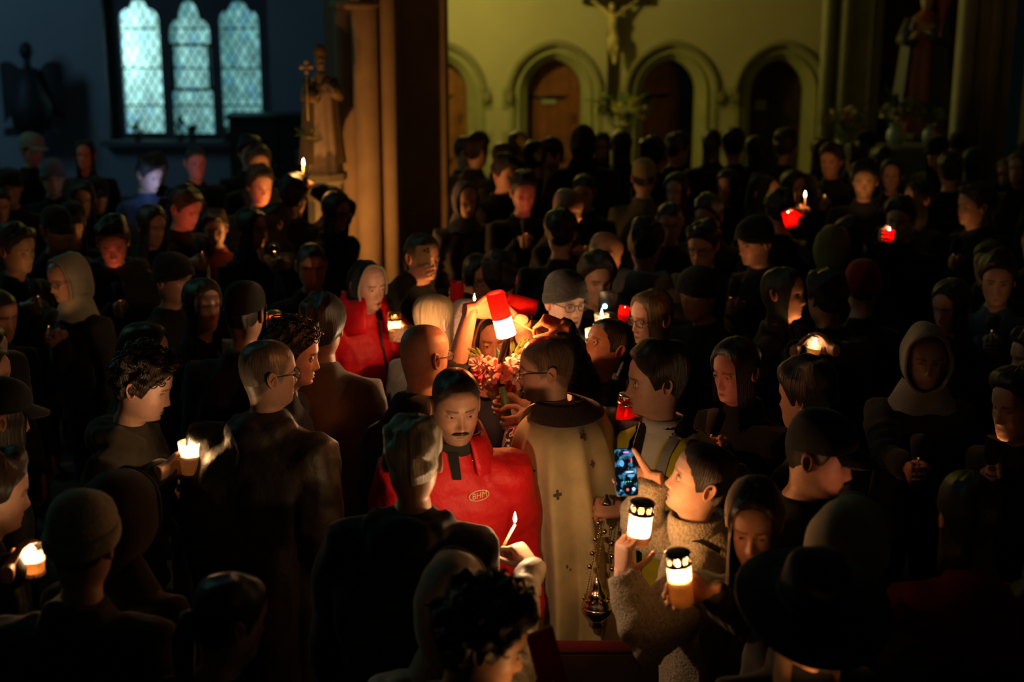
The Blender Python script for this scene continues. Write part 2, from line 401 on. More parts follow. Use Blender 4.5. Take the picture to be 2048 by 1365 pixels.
def person(label, px, py, zh, yaw, hy=0, hp=8, hr=0, skin='light', fem=False, hair='short', hcol=(.03, .02, .015),
           coat=(.012, .013, .016), cmat='cloth', lower=(.012, .012, .015), arms=(), lod=1, hs=None, lean=.05, bulk=1.0, hood=0,
           beard=0, brow=(.03, .02, .015), glasses=None, hat=None, hatc=(.02, .02, .02), group=None, puff=0, ears=True, closed=False,
           hemz=None, collar=None, name='person', wide=1.0, hlen=.30, key=None, nose=1.0, coatless=False, hv=1.0, tw=1.0, drape=True, tightk=1.0, hatmat=None, scarfc=None):
    R = math.radians; hs = hs or (.95 if fem else 1.0); s = zh/1.62
    hc_w = np.array(at_z(px, py, zh)); Rz = rotz(R(yaw))
    root = empty(name, (0, 0, 0), R(yaw), label, 'person', group)
    Rh = rotz(R(hy)) @ rotx(R(hp)) @ roty(R(hr))
    nbv = rotz(R(hy)*.5) @ rotx(R(hp)*.5) @ np.array((0, .03, -.185))*hs
    pelv = np.array((0, 0, .93*s))
    nb = np.array((0, -lean, 0)); hc = nb - nbv; hc[2] = zh; nb[2] = zh + nbv[2]
    off = Rz @ np.array((hc[0], hc[1], 0)); loc = hc_w - off; loc[2] = 0
    root.location = loc
    toL = lambda p: Rz.T @ (np.asarray(p, float) - loc)
    toLv = lambda v: Rz.T @ np.asarray(v, float)
    toW = lambda p: Rz @ np.asarray(p, float) + loc
    HH = lambda P: hc + (np.asarray(P, float)*1.0) @ Rh.T
    sk = np.array(SKINS[skin]) if isinstance(skin, str) else np.array(skin)
    # ---- body: head, neck, trunk as one loft
    nr, nc = {0: (20, 28), 1: (30, 44), 2: (52, 80)}[lod]
    P, TH, Hh = head_grid(nr, nc, fem, nose)
    x, hh = P[..., 0], P[..., 2]; front = np.cos(TH) > .15
    c = np.tile(sk, x.shape + (1,))
    c = mix(c, sk*np.array((1.05, .80, .78)), .6*g2(np.abs(x), hh, .042, -.035, .02, .02)*front + .5*g2(x, hh, 0, -.04, .014, .012)*front)
    lip = front*np.clip(g2(x, hh, 0, -.0725, .022, .0085)*1.6 - .5, 0, 1)
    c = mix(c, np.array((.50, .17, .15)) if fem else sk*np.array((.85, .58, .55)), lip)
    c = mix(c, np.array((.06, .02, .02)), front*np.clip(g2(x, hh, 0, -.0725, .020, .0016)*1.5-.5, 0, 1))
    br = front*np.clip(2.2*np.exp(-((hh-.0215+.10*(np.abs(x)-.03)**1*.6)/.0042)**2)*sstep(.008, .014, np.abs(x))*(1-sstep(.044, .054, np.abs(x))), 0, 1)
    c = mix(c, np.array(brow), br*(.75 if not fem else .6))
    ey = front*np.clip(1.6*g2(np.abs(x), hh, .031, .003, .013, .0045 if not closed else .0018)-.35, 0, 1)
    c = mix(c, np.array((.05, .03, .025)), ey*.9)
    if beard:
        bm = sstep(-.035, -.062, hh)*sstep(1.75, 1.35, np.abs(TH))*(1-np.clip(g2(x, hh, 0, -.0725, .022, .008)*1.7-.3, 0, 1))
        bm *= 1 - .8*g2(np.abs(x), hh, .028, -.05, .012, .012)
        c = mix(c, np.array(brow)*1.0, np.clip(bm*beard, 0, 1))
    hl = hairline(TH)
    if hair in ('buzz', 'bald', 'fringe'):
        k = {'buzz': .85, 'bald': .25, 'fringe': .35}[hair]
        c = mix(c, np.array(hcol), k*sstep(-.006, .010, Hh-hl))
    P = P*hs
    rows = list(HH(P.reshape(-1, 3)).reshape(P.shape)); cols = list(c)
    thc = TH[0]
    def ring(ctr, rx, ryf, ryb, M=None):
        q = np.stack([rx*np.sin(thc), np.where(np.cos(thc) > 0, -ryf, -ryb)*np.cos(thc), 0*thc], -1)
        if M is not None: q = q @ M.T
        return q + ctr
    nt = HH(np.array((0, .018, -.135))*hs)
    for k, t in enumerate((.25, .6, .95)):
        rows.append(ring(nt*(1-t) + nb*t, .054+.010*t, .050+.008*t, .056+.008*t, Rh if k == 0 else None)); cols.append(np.tile(sk, (nc, 1)))
    tor = [(-.035, .085, .060), (-.08, .13, .070), (-.16, .14, .080), (-.30, .13, .085), (-.42, .12, .085), (-.54, .13, .09)]
    for dz, rx, ry in tor:
        t = min(1, -dz/(nb[2]-pelv[2])); rows.append(ring(nb*(1-t) + pelv*t + np.array((0, .02, 0)), rx*s, ry*s, ry*s)); cols.append(np.tile(sk, (nc, 1)))
    body = MB(); body.loft(np.array(rows)[::-1], col=np.concatenate([np.concatenate(cols[::-1]), np.ones((nc*len(rows), 1))], 1))
    if ears:
        for sd in (-1, 1):
            nu, nv = (16, 6) if lod == 2 else (10, 5)
            rr = np.array([0, .35, .62, .85, 1.0, 1.02])[:nv] if nv == 6 else np.array([0, .4, .75, 1.0, 1.02])
            oo = np.array([.004, .003, .006, .013, .011, 0])[:nv] if nv == 6 else np.array([.004, .005, .013, .010, 0])
            a = np.arange(nu)*2*math.pi/nu; E = []
            for r_, o_ in zip(rr, oo):
                yy = (.004 + .018*r_*np.cos(a)*(1+.15*np.sin(a))); zz = -.006 + .032*r_*np.sin(a)
                E.append(np.stack([sd*(.0725 + o_ + .25*np.clip(yy, 0, 1)*(r_ > .3) + 0*a), .022 + yy*1.0 + zz*.18, zz], -1))
            E = np.array(E)*hs
            if sd < 0: E = E[:, ::-1]
            body.loft(HH(E.reshape(-1, 3)).reshape(E.shape), col=sk*np.array((1.02, .82, .76)))
    # ---- arms
    sh_z = nb[2] - .088*s; shw = .175*s*(.92 if fem else 1.0)*wide
    specs = {'L': None, 'R': None}
    for a in arms: specs[a['side']] = a
    jac = MB(); armpaths = []
    for sd, key_ in ((1, 'L'), (-1, 'R')):
        a = specs[key_]; S = np.array((sd*shw, nb[1]+.02, sh_z)); L1, L2 = .285*s, .255*s
        if a is None or 'hand' not in a:
            kind = a['kind'] if a else 'down'
            if kind == 'out': Wp = np.array((sd*(shw+.13), nb[1]-.08, sh_z-.50*s)); hint = (sd*1.0, .6, 0); hd = hand_at(Wp, (0, -.2, -1), (sd, 0, 0), key_ == 'R', 'relax', .95*s)
            elif kind == 'down': Wp = np.array((sd*(shw+.06), nb[1]-.02, sh_z-.52*s)); hint = (0, 1, 0); hd = hand_at(Wp, (0, -.2, -1), (sd, 0, 0), key_ == 'R', 'relax', .95*s)
            else: Wp = np.array((sd*.09, nb[1]-.27, sh_z-.30*s)); hint = (sd*.6, .3, -1); hd = hand_at(Wp, (-sd*.7, -.6, .25), (sd*.4, -.8, .3), key_ == 'R', 'grip', .95*s)
        else:
            h = a['hand']; hd = dict(h); hd['o'] = toL(h['o'])
            for k in 'tyz': hd[k] = toLv(h[k])
            Wp = hd['o'] - hd['y']*.0; hint = a.get('hint', (sd*.6, .3, -1))
            if 'S' in a: S = toL(a['S'])
        E = ik(S, Wp, L1, L2, hint)
        E2 = E
        ns = a.get('sleeve', 1.0) if a else 1.0
        path = [S*.6+np.array((0, nb[1], sh_z-.02))*.4, S, (S+E)/2, E*.96+(S+Wp)*.02, (E+Wp)/2, Wp]
        hn = 7 if lod == 2 or (a and a.get('hero')) else 6
        HV, HFc = hand_verts(hd, hn)
        body.add(HV, HFc, sk*np.array((1.0, .92, .9)))
        pth = np.array([S, (S+E)/2, E, (E+Wp)/2, Wp, Wp+hd['y']*.012])
        body.tube(pth, np.array((.05, .046, .038, .036, .027, .024))*s, 10, col=sk)
        armpaths.append((S, E, Wp))
        # sleeve
        ts = np.linspace(0, 1, 4)
        up = [S + (E-S)*t for t in ts]; lo = [E + (Wp-E)*t*ns for t in ts[1:]]
        pp = np.array([S + (np.array((0, nb[1], sh_z))-S)*.45] + up + lo)
        pp[4] = pp[4]*.9 + (S+Wp)*.05
        rad = np.array([.085, .088, .080, .073, .067, .062, .056, .050])*s*bulk*(.92 if fem else 1)
        if not coatless: jac.tube(pp, rad, 14)
    bo = part('body', body, 'skin', root)
    # ---- coat
    hz = (hemz if hemz is not None else .80*s)
    b = bulk*(.93 if fem else 1)*s
    def tr(z, rx, ry, dy=0):
        t = np.clip((z-pelv[2])/(nb[2]-pelv[2]), -.6, 1.05); cy = nb[1]*max(t, 0) + .015 + dy
        a = np.arange(28)*2*math.pi/28
        return np.stack([rx*np.sign(np.cos(a))*np.abs(np.cos(a))**.85, cy + ry*np.sign(np.sin(a))*np.abs(np.sin(a))**.9, np.full(28, z)], -1)
    zt = nb[2]
    b_ = b; b = b*tw
    zs = [(hz, .205*b, .155*b), (hz+.08, .20*b, .155*b), (.98*s, .192*b, .15*b), (1.10*s, .188*b, .148*b), (zt-.30*s, .198*b*wide, .152*b), (zt-.18*s, .208*b*wide, .145*b),
          (zt-.10*s, .180*b*wide, .125*b), (zt-.05*s, .125*b, .102*b), (zt-.012, .088*b, .086*b), (zt+.025, .074*max(1, b), .074*max(1, b)), (zt+.045, .070, .070)]
    b = b_
    zs = [q for i, q in enumerate(zs) if i == 0 or q[0] > zs[0][0]+.02]
    jac.loft([tr(*q) for q in zs])
    if hood:
        jac.ball((0, nb[1]+.10, zt-.01), np.array((.13, .075, .07))*hood, 14, 9, rot=rotx(-.5))
        for sg in (-1, 1): jac.tube([(sg*.11*hood, nb[1]+.09, zt), (sg*.105, nb[1]+.01, zt+.02), (sg*.06, nb[1]-.075, zt-.03)], [.045*hood, .036*hood, .02], 10)
    vox = .0105 if lod == 2 else (.016 if lod == 1 else .022)
    V, F, NN = remesh(jac, vox, 5 if lod == 2 else 3)
    seed = abs(hash((round(px), round(py)))) % 9999
    fo1 = SinNoise(seed+2, 15, 10, (1, 1, .55))(V); dsp = .0050*SinNoise(seed, 26, 12, (1, 1, .7))(V) + .003*SinNoise(seed+1, 60, 12, (1, 1, .6))(V) + .006*(1-np.abs(fo1))*sstep(.2, 1.0, 1-np.abs(fo1))
    for S, E, Wp in armpaths:                      # sleeve creases, strongest around the elbow
        for A_, B_, inv in ((S, E, 0), (E, Wp, 1)):
            ab = B_-A_; L = np.linalg.norm(ab); t = (V-A_) @ ab/(L*L); d = np.linalg.norm(V - (A_ + np.clip(t, 0, 1)[:, None]*ab), axis=1)
            m = np.exp(-(d/.085)**4)*sstep(-.1, .1, t)*(1-sstep(.95, 1.1, t))
            near = t if not inv else 1-t
            wob = SinNoise(seed+5, 9, 6)(V)*1.5
            if puff: dsp += m*puff*sstep(-.2, .5, t+inv*.6)*(np.abs(np.sin(t*L*math.pi/.055 + wob*.9))**.6 - .6)*.014
            else: dsp += m*(.25+.75*near)*np.sin(t*L*math.pi/.03 + wob*2)*.0045
    if puff:
        t = V[:, 2]; m = np.exp(-((np.abs(V[:, 0])/(.17*b))**6))
        dsp += m*puff*(np.abs(np.sin(t*math.pi/.085 + SinNoise(seed+6, 6, 6)(V)*.25))**.5-.6)*.007
    if cmat == 'nylon': dsp += .007*(1-np.abs(SinNoise(seed+8, 11, 8, (1.3, 1, .5))(V)))
    if lod == 2:                                   # crease between sleeve and body where the arm hangs
        for sd, key_ in ((1, 'L'), (-1, 'R')):
            a = specs[key_]
            if a is None or 'hand' not in a:
                gx = .172*b*(.5+.5*tw); m = sstep(sh_z-.06, sh_z-.16, V[:, 2])*sstep(hz, hz+.1, V[:, 2])
                dsp -= .020*m*np.exp(-((V[:, 0]*sd-gx)/.011)**2)
    V = V + NN*dsp[:, None]
    if not coatless:
        co = link('jacket', mk_mesh('jacket', V, F), cmat, root, coat)
    else: co = None
    # ---- trousers, shoes
    key_t = ('trousers', lod)
    if key_t not in PEOPLE:
        tm = MB()
        for sd in (-1, 1):
            tm.tube([(sd*.09, .02, .96), (sd*.098, .015, .80), (sd*.10, .01, .5), (sd*.105, .03, .28), (sd*.11, .03, .07)], [.10, .105, .075, .068, .062], 12)
        tm.loft([np.stack([rx*np.cos(np.arange(16)*math.pi/8), .02+ry*np.sin(np.arange(16)*math.pi/8), np.full(16, z)], -1) for z, rx, ry in ((.80, .10, .09), (.86, .185, .12), (1.0, .165, .115), (1.04, .15, .10))])
        PEOPLE[key_t] = tm.mesh('trousers')
        sm = MB()
        sm.loft([np.stack([w*np.cos(np.arange(12)*math.pi/6), np.full(12, y), np.clip(zc + hh_*np.sin(np.arange(12)*math.pi/6), 0, 1)], -1) for y, w, zc, hh_ in ((.075, .02, .03, .03), (.06, .034, .05, .05), (.02, .038, .055, .055), (-.05, .042, .04, .045), (-.12, .046, .03, .032), (-.17, .036, .022, .024), (-.19, .015, .015, .015))])
        PEOPLE['shoe'] = sm.mesh('shoe')
    tq = link('trousers', PEOPLE[key_t], 'cloth', root, lower); tq.scale = (s, s, s)
    for sd in (-1, 1):
        q = link('shoe', PEOPLE['shoe'], 'leather', root, (.015, .013, .012)); q.location = (sd*.11*s, .03*s, .004); q.scale = (s, s, s)
    # ---- eyes
    if lod == 2 and not closed:
        for sd in (-1, 1):
            e = MB(); cc = np.array((sd*.0315, -.0735, .002))*hs; nu, nv = 14, 10
            ph = np.linspace(.01, math.pi-.01, nv); a = np.arange(nu)*2*math.pi/nu
            Q = np.stack([np.outer(np.sin(ph), np.cos(a)), -np.outer(np.cos(ph), np.ones(nu)), np.outer(np.sin(ph), np.sin(a))], -1)
            cl = np.where((ph < .52)[:, None, None], np.array((.05, .03, .02)), np.array((.62, .58, .55))); cl = np.where((ph < .22)[:, None, None], np.array((.005, .005, .005)), cl)
            cl = np.broadcast_to(cl, Q.shape)
            e.loft(HH((Q*.0118*hs + cc).reshape(-1, 3)).reshape(Q.shape), col=np.concatenate([cl.reshape(-1, 3), np.ones((nu*nv, 1))], 1))
            eo = part('eye', e, 'eye', root)
            ld = MB()                                       # lids
            for top in (1, -1):
                aa = np.linspace(math.pi*.06, math.pi*.94, 9); g = []
                for k, (rr_, zf) in enumerate(((.0128, .22 if top > 0 else .50), (.0136, .55 if top > 0 else .75), (.0140, 1.0))):
                    g.append(np.stack([np.cos(aa)*rr_*1.12, -np.sqrt(np.clip(1-(np.sin(aa)*zf)**2*.9, .05, 1))*rr_*np.sqrt(np.clip(1-np.cos(aa)**2*.75, 0, 1)), top*np.sin(aa)*rr_*zf], -1))
                g = np.array(g)*hs + cc
                ld.add(HH(g.reshape(-1, 3)), gridf(3, 9, False), sk*np.array((.95, .82, .80)))
            part('eyelid', ld, 'skin', root)
    # ---- hair
    ncol = {0: 32, 1: 48, 2: 84}[lod]
    def cap(h0f, thick, rows_=16, edge=-.003, amp=0, freq=90, puffy=0, taper=5, seed2=0):
        th = np.arange(ncol)*2*math.pi/ncol - math.pi; t = np.linspace(0, 1, rows_)
        TT, T = np.meshgrid(th, t); h0 = h0f(TT); h = h0 + (.1168-h0)*np.cos(T*math.pi/2)
        Q = head_pt(TT, h, 1.0, fem); ctr = np.array((0, .012, .015))
        d = Q - ctr; d /= np.linalg.norm(d, axis=-1, keepdims=True)
        tk = thick*(1-T**taper) + edge*T**taper
        if amp: tk = tk*(1 + amp*SinNoise(seed+9+seed2, freq, 10)(Q)) + amp*.004*np.sin(TT*37 + SinNoise(seed+3, 30, 6)(Q)*2)*(1-T**3)
        Q = Q + d*tk[..., None] + np.array((0, 0, 1))*(puffy*sstep(0, .09, h))[..., None]
        st = np.stack([TT*40, T*3, np.full_like(T, seed % 17)], -1)
        return Q*hs, st
    if hair in ('short', 'curly', 'grey', 'pony', 'bun', 'buzz', 'fringe'):
        hk = .3 if hat in ('beanie', 'knitbeanie', 'cap', 'brim') else 1.0
        if hair == 'short': Q, st = cap(hairline, .021*hk, 20, amp=.40, freq=75, puffy=.010*hk, taper=7)
        elif hair == 'grey': Q, st = cap(hairline, .014, 22, amp=.5, freq=110, puffy=.004)
        elif hair == 'buzz': Q, st = cap(hairline, .0035, 14, edge=-.002, taper=3)
        elif hair == 'fringe': Q, st = cap(lambda t: hairline(t)-.0, .006, 14, amp=.3)
        elif hair == 'curly': Q, st = cap(lambda t: hairline(t)-.004, .030*hv, 26, amp=.55, freq=150, puffy=.012*hv, edge=.004)
        else: Q, st = cap(lambda t: np.where(np.abs(t) > 1.0, hairline(t)-.012, hairline(t)), .010, 18, amp=.2, freq=60)
        if hair != 'fringe':
            hb = MB(); hb.loft(HH(Q.reshape(-1, 3)).reshape(Q.shape)[::-1], (False, True), st=st[::-1])
            if hair in ('pony', 'bun'):
                if hair == 'bun': hb.ball(HH((0, .115*hs, .05*hs)), (.042, .036, .038), 14, 10)
                else:
                    pp = HH(np.array(((0, .10, .03), (0, .125, .02), (0, .135, -.04), (0, .12, -.12), (0, .105, -.2)))*hs); hb.tube(pp, (.012, .024, .028, .024, .008), 12)
            if hair == 'curly' and lod >= 1:
                rs = np.random.RandomState(seed); idx = rs.choice(Q.shape[0]*Q.shape[1], 170 if lod == 2 else 90)
                pts = Q.reshape(-1, 3)[idx]
                for p in pts:
                    if p[2] < .0: continue
                    d = unit(p - np.array((0, .01, .02))); a0 = rs.uniform(0, 6.28); u = unit(np.cross(d, (0, 0, 1) if abs(d[2]) < .9 else (1, 0, 0))); w = np.cross(d, u)
                    q = np.linspace(0, rs.uniform(2.2, 3.8), 7); rr = rs.uniform(.009, .018)
                    hb.tube(HH(p + d*(.000+.0018*q)[:, None] + rr*(np.outer(np.cos(a0+q), u) + np.outer(np.sin(a0+q), w))), .0026, 5)
            part('hair', hb, 'hair', root, hcol)
    if hair in ('long', 'longback'):
        th = np.arange(ncol)*2*math.pi/ncol - math.pi; lk = .35 if hat else 1.0
        Q, st = cap(lambda t: np.where(np.abs(t) > .95, np.minimum(hairline(t), -.02), hairline(t)+.016*np.cos(t*1.6)), .017*lk, 16, edge=.006, amp=.2, freq=50)
        m = sstep(.80, 1.15, np.abs(th)); last = Q[-1]; ext = []; ste = []
        for k in range(1, 11):
            u = k/10; q = last.copy(); dirh = unit(np.stack([last[:, 0], last[:, 1]-.01, 0*last[:, 0]], -1).mean(0)) if 0 else None
            q[:, 2] = last[:, 2] - m*(u*(hlen + last[:, 2] + .06))
            rad = 1 + m*(.10*math.sin(u*1.6) + .025*np.sin(th*11+u*4)*u)
            q[:, 0] = q[:, 0]*rad; q[:, 1] = .012 + (q[:, 1]-.012)*rad + m*.02*u
            ext.append(q); ste.append(np.stack([th*40, np.full_like(th, 3+u*2), th*0 + seed % 17], -1))
        ext = np.array(ext); allq = np.concatenate([Q, ext]); sta = np.concatenate([st, np.array(ste)])
        # hanging hair follows gravity: only the cap turns with a nod
        W1 = HH(allq.reshape(-1, 3)).reshape(allq.shape)
        hang = allq[len(Q):].copy(); Ry = rotz(R(hy)); base = W1[len(Q)-1]
        for k in range(len(hang)): W1[len(Q)+k] = base + (hang[k]-allq[len(Q)-1]) @ Ry.T
        hb = MB(); hb.loft(W1[::-1], (False, True), st=sta[::-1]); part('hair', hb, 'hair', root, hcol)
    # ---- headgear
    hm = hatmat or 'cloth'
    if hat in ('beanie', 'knitbeanie'):
        mat_ = 'knit'; h0 = lambda t: np.interp(np.abs(t), [0, 1.3, 1.7, 3.15], [.050, .012, -.006, -.035])
        Q, st = cap(h0, .016, 18, edge=.008, amp=.12, freq=40, puffy=.012)
        hb = MB(); hb.loft(HH(Q.reshape(-1, 3)).reshape(Q.shape)[::-1], (False, True), st=st[::-1])
        bn = part('beanie', hb, mat_, root, hatc)
        th = np.arange(ncol)*2*math.pi/ncol - math.pi; ring_ = []
        for dh, tk in ((-.004, .006), (-.002, .018), (.012, .021), (.036, .020), (.046, .016), (.046, .008)):
            q = head_pt(th, h0(th)+dh, 1.0, fem); d = q - np.array((0, .012, 0)); d[:, 2] = 0; d /= np.linalg.norm(d, axis=1)[:, None]; ring_.append(q + d*(tk + .0012*np.sin(th*44)[:, None]))
        ring_ = np.array(ring_)*hs; cb = MB(); cb.loft(HH(ring_.reshape(-1, 3)).reshape(ring_.shape)[::-1], (False, False)); part('cuff', cb, mat_, bn, hatc)
    elif hat == 'cap':
        h0 = lambda t: np.interp(np.abs(t), [0, 1.3, 1.7, 3.15], [.052, .030, .022, .000])
        Q, st = cap(h0, .014, 16, edge=.009, puffy=.014)
        hb = MB(); hb.loft(HH(Q.reshape(-1, 3)).reshape(Q.shape)[::-1], (False, True)); cp = part('cap', hb, hm, root, hatc)
        vb = MB(); a = np.linspace(-1.15, 1.15, 13); g = []
        for k, e in enumerate((0, .5, 1.0, 1.02, .5, 0)):
            q = head_pt(a, np.full_like(a, .054), 1.0, fem)*1.06; ext = np.stack([0*a, -.075*np.cos(a)**.8*e, -.020*e - .006*(k > 2) - .015*np.abs(a)*e], -1); g.append(q + ext)
        g = np.array(g)*hs; vb.add(HH(g.reshape(-1, 3)), gridf(6, 13, False)); part('visor', vb, hm, cp, hatc)
    elif hat == 'brim':
        a = np.arange(56)*2*math.pi/56; g = []
        for r_, z in ((.002, .185), (.045, .186), (.070, .178), (.082, .150), (.087, .105), (.092, .066), (.105, .058), (.150, .052), (.195, .046), (.198, .042), (.150, .044), (.092, .056)):
            g.append(np.stack([r_*np.cos(a), .008 + r_*1.16*np.sin(a), z + (r_ > .1)*.012*np.cos(2*a) - (z > .17)*.016*np.exp(-(r_*np.cos(a)/.03)**2)], -1))
        g = np.array(g)*hs; hb = MB(); hb.loft(HH(g.reshape(-1, 3)).reshape(g.shape), (True, False)); ht = part('felt_hat', hb, 'cloth', root, hatc)
        bb = MB(); g = np.array([np.stack([r_*np.cos(a), .008+r_*1.16*np.sin(a), np.full(56, z)], -1) for r_, z in ((.092, .070), (.0945, .072), (.0925, .095), (.089, .097))])*hs
        bb.loft(HH(g.reshape(-1, 3)).reshape(g.shape), (False, False)); part('hat_band', bb, 'cloth', ht, (.008, .008, .008))
    elif hat in ('hoodup', 'scarf', 'fluffy'):
        tight = {'hoodup': 1.22, 'scarf': 1.06, 'fluffy': 1.30}[hat]*tightk; nn = 40
        a = np.arange(nn)*2*math.pi/nn; g = []
        y0 = {'hoodup': 0, 'scarf': .038, 'fluffy': .02}[hat]
        prof = [(-.070+y0, .90, .93, .98), (-.078+y0, .99, 1.0, 1.03), (-.060+y0*.8, 1.03, 1.04, 1.05), (-.02, 1.06, 1.06, 1.12), (.03, 1.08, 1.07, 1.22), (.075, 1.0, 1.0, 1.30), (.11, .80, .80, 1.30), (.128, .5, .5, 1.1), (.135, .15, .2, .6)]
        for y, fw, ft, fb in prof:
            xx = .079*tight*fw*np.cos(a)
            zz = np.where(np.sin(a) > 0, .118*(tight*.55+.45)*ft*np.sin(a), .128*fb*np.sin(a))
            wr = .0035*np.sin(a*5 + y*60) if hat != 'fluffy' else .004*np.sin(a*9+y*130)
            g.append(np.stack([xx*(1+wr*8), np.full(nn, y*(tight if y > 0 else 1)) + np.where(np.sin(a) < 0, -.02*np.sin(a)*0, 0), zz + wr], -1))
        g = np.array(g)*hs
        hb = MB(); hb.loft(HH(g.reshape(-1, 3)).reshape(g.shape)[::-1], (True, False))
        hd_ = part('headscarf' if hat == 'scarf' else 'hood', hb, hm, root, hatc)
        rm = MB(); e = HH(g[1]); e = np.concatenate([e, e[:2]]); rm.tube(e, .007 if hat != 'fluffy' else .014, 8, cap=False); part('hem', rm, hm, hd_, scarfc or hatc)
        if hat != 'fluffy' and drape:                        # cloth falling from the chin and nape to the shoulders
            dr = MB(); g2_ = []
            for k in range(6):
                u = k/5; ctr = HH(np.array((0, .03, -.105))*hs)*(1-u) + (nb + np.array((0, .0, -.045)))*u
                g2_.append(ctr + np.stack([(.066+.055*u)*tight*np.cos(a), (.070+.040*u)*np.sin(a) , .006*np.sin(a*7+k)*u + 0*a], -1))
            dr.loft(g2_, (False, False)); part('drape', dr, hm, hd_, hatc)
    # ---- glasses
    if glasses:
        gb = MB(); lens = MB(); hx, hz_ = .0335, .0
        for sd in (-1, 1):
            a = np.linspace(0, 2*math.pi, 21)
            q = np.stack([sd*hx + .0245*np.sign(np.cos(a))*np.abs(np.cos(a))**.75, -.096 + .006*np.abs(np.cos(a))*0 + .10*np.abs(sd*hx + .0245*np.cos(a))**1.5*2.0, -.002 + .0180*np.sign(np.sin(a))*np.abs(np.sin(a))**.75], -1)*hs
            gb.tube(HH(q), .0017, 6, cap=False)
            lens.add(HH(q[:-1]), [tuple(range(20))])
            gb.tube(HH(np.array(((sd*.0575, -.090, .004), (sd*.070, -.075, .006), (sd*.0775, -.02, .006), (sd*.0785, .018, .004), (sd*.078, .034, -.014)))*hs), .0019, 6)
        gb.tube(HH(np.array(((-.0105, -.0965, .004), (0, -.099, .007), (.0105, -.0965, .004)))*hs), .0017, 6)
        go = part('glasses', gb, 'plastic', root, glasses); part('lens', lens, 'lens', go, smooth=False)
    if beard and lod == 2:
        # thickness of the moustache or beard
        pass
    info = dict(root=root, HH=HH, toW=toW, toL=toL, toLv=toLv, hc=hc, nb=nb, s=s, hs=hs, jac=(V, F), coat=co, Rz=Rz, loc=loc, b=b, Rh=Rh)
    if key: PEOPLE[key] = info
    return info
# ------------------------------------------------------------------ the church
def plate(outer, holes, y, thick, name, material, color, parent=None):
    """flat slab in the XZ plane at depth y with holes, thickness towards +Y"""
    bm = bmesh.new(); edges = []; loops = []
    for loop in [outer] + list(holes):
        vs = [bm.verts.new((x, y, z)) for x, z in loop]; loops.append(vs)
        edges += [bm.edges.new((vs[i], vs[(i+1) % len(vs)])) for i in range(len(vs))]
    r = bmesh.ops.triangle_fill(bm, use_beauty=True, use_dissolve=False, edges=edges)
    faces = [g for g in r['geom'] if isinstance(g, bmesh.types.BMFace)]
    if thick:
        e = bmesh.ops.extrude_face_region(bm, geom=faces)
        bmesh.ops.translate(bm, vec=(0, thick, 0), verts=[v for v in e['geom'] if isinstance(v, bmesh.types.BMVert)])
    bmesh.ops.recalc_face_normals(bm, faces=bm.faces)
    me = bpy.data.meshes.new(name); bm.to_mesh(me); bm.free()
    return link(name, me, material, parent, color)
YB = 20.0
def wx(px, py=150, y=YB): return at_y(px, py, y).x
def wz(py, y=YB): return at_y(1024, py, y).z
def arch_pts(cx, a, z0, rise, n=10, floor=0.0):
    Rr = (a*a + rise*rise)/(2*a); t1 = math.asin(min(1, rise/Rr)); pts = [(cx-a, floor)]
    L = [(cx + (Rr-a) - Rr*math.cos(t), z0 + Rr*math.sin(t)) for t in np.linspace(0, t1, n)]
    pts += L + [(2*cx-x, z) for x, z in L[::-1][1:]] + [(cx+a, floor)]
    return pts
fl = MB(); fl.add([(-14, -3, 0), (14, -3, 0), (14, 24, 0), (-14, 24, 0)], [(0, 1, 2, 3)]); struct(part('floor', fl, 'floor', smooth=False))

CREAM = (.56, .52, .36); STONE = (.40, .40, .22)
ACX = [wx(877), wx(1110), wx(1343), wx(1563)]
Z0, ZAP = wz(188), wz(88); AOUT = .58; RISE = ZAP - Z0 - .04; AIN = .375
HOLES = [arch_pts(c, AOUT, Z0, RISE, floor=.02) for c in ACX]
XR = wx(1742)
wb = plate([(-1.75, 0), (XR, 0), (XR, 7.5), (-1.75, 7.5)], HOLES, YB, 0, 'wall_back', 'plaster', CREAM); struct(wb)
for i, c in enumerate(ACX):
    # moulded orders of the arch, set back step by step into the wall
    def prof(off): 
        a = AOUT - off; return np.array(arch_pts(c, a, Z0, RISE*(a/AOUT)**.8, 14))
    m = MB(); rings = []
    for off, dy in ((0, 0), (.012, .05), (.05, .055), (.065, .02), (.085, .02), (.105, .075), (.13, .09), (.15, .15), (.17, .15), (.195, .22), (AOUT-AIN, .25), (AOUT-AIN, .46)):
        q = prof(off); rings.append(np.stack([q[:, 0], np.full(len(q), YB+dy), q[:, 1]], -1))
    m.loft(rings, (False, False), closed=False)
    tr = part('trim_%d' % (i+1), m, 'stone', None, STONE); struct(tr)
    hm = MB(); q = np.array(arch_pts(c, AOUT+.055, Z0, RISE+.06, 14))[1:-1]
    hm.tube(np.stack([q[:, 0], np.full(len(q), YB-.02), q[:, 1]], -1), .045, 8); part('hood_mould', hm, 'stone', tr, (.30, .28, .17))
    for sd in (-1, 1):
        ls = MB(); ls.box((c+sd*(AOUT+.075), YB-.035, Z0-.03), (.12, .11, .11)); ls.box((c+sd*(AOUT+.06), YB-.03, Z0-.10), (.08, .08, .06)); part('label_stop', ls, 'stone', tr, (.30, .28, .17), smooth=False)
        z = .02; k = 0
        while z < Z0-.12:                            # long and short jamb stones, proud of the plaster
            hgt = .30; w = .16 if k % 2 == 0 else .07
            js = MB(); js.box((c+sd*(AOUT+w/2-.005), YB-.006, z+hgt/2), (w, .03, hgt-.008)); part('jamb_stone', js, 'stone', tr, tuple(np.array(STONE)*random.uniform(.92, 1.06)), smooth=False)
            z += hgt; k += 1
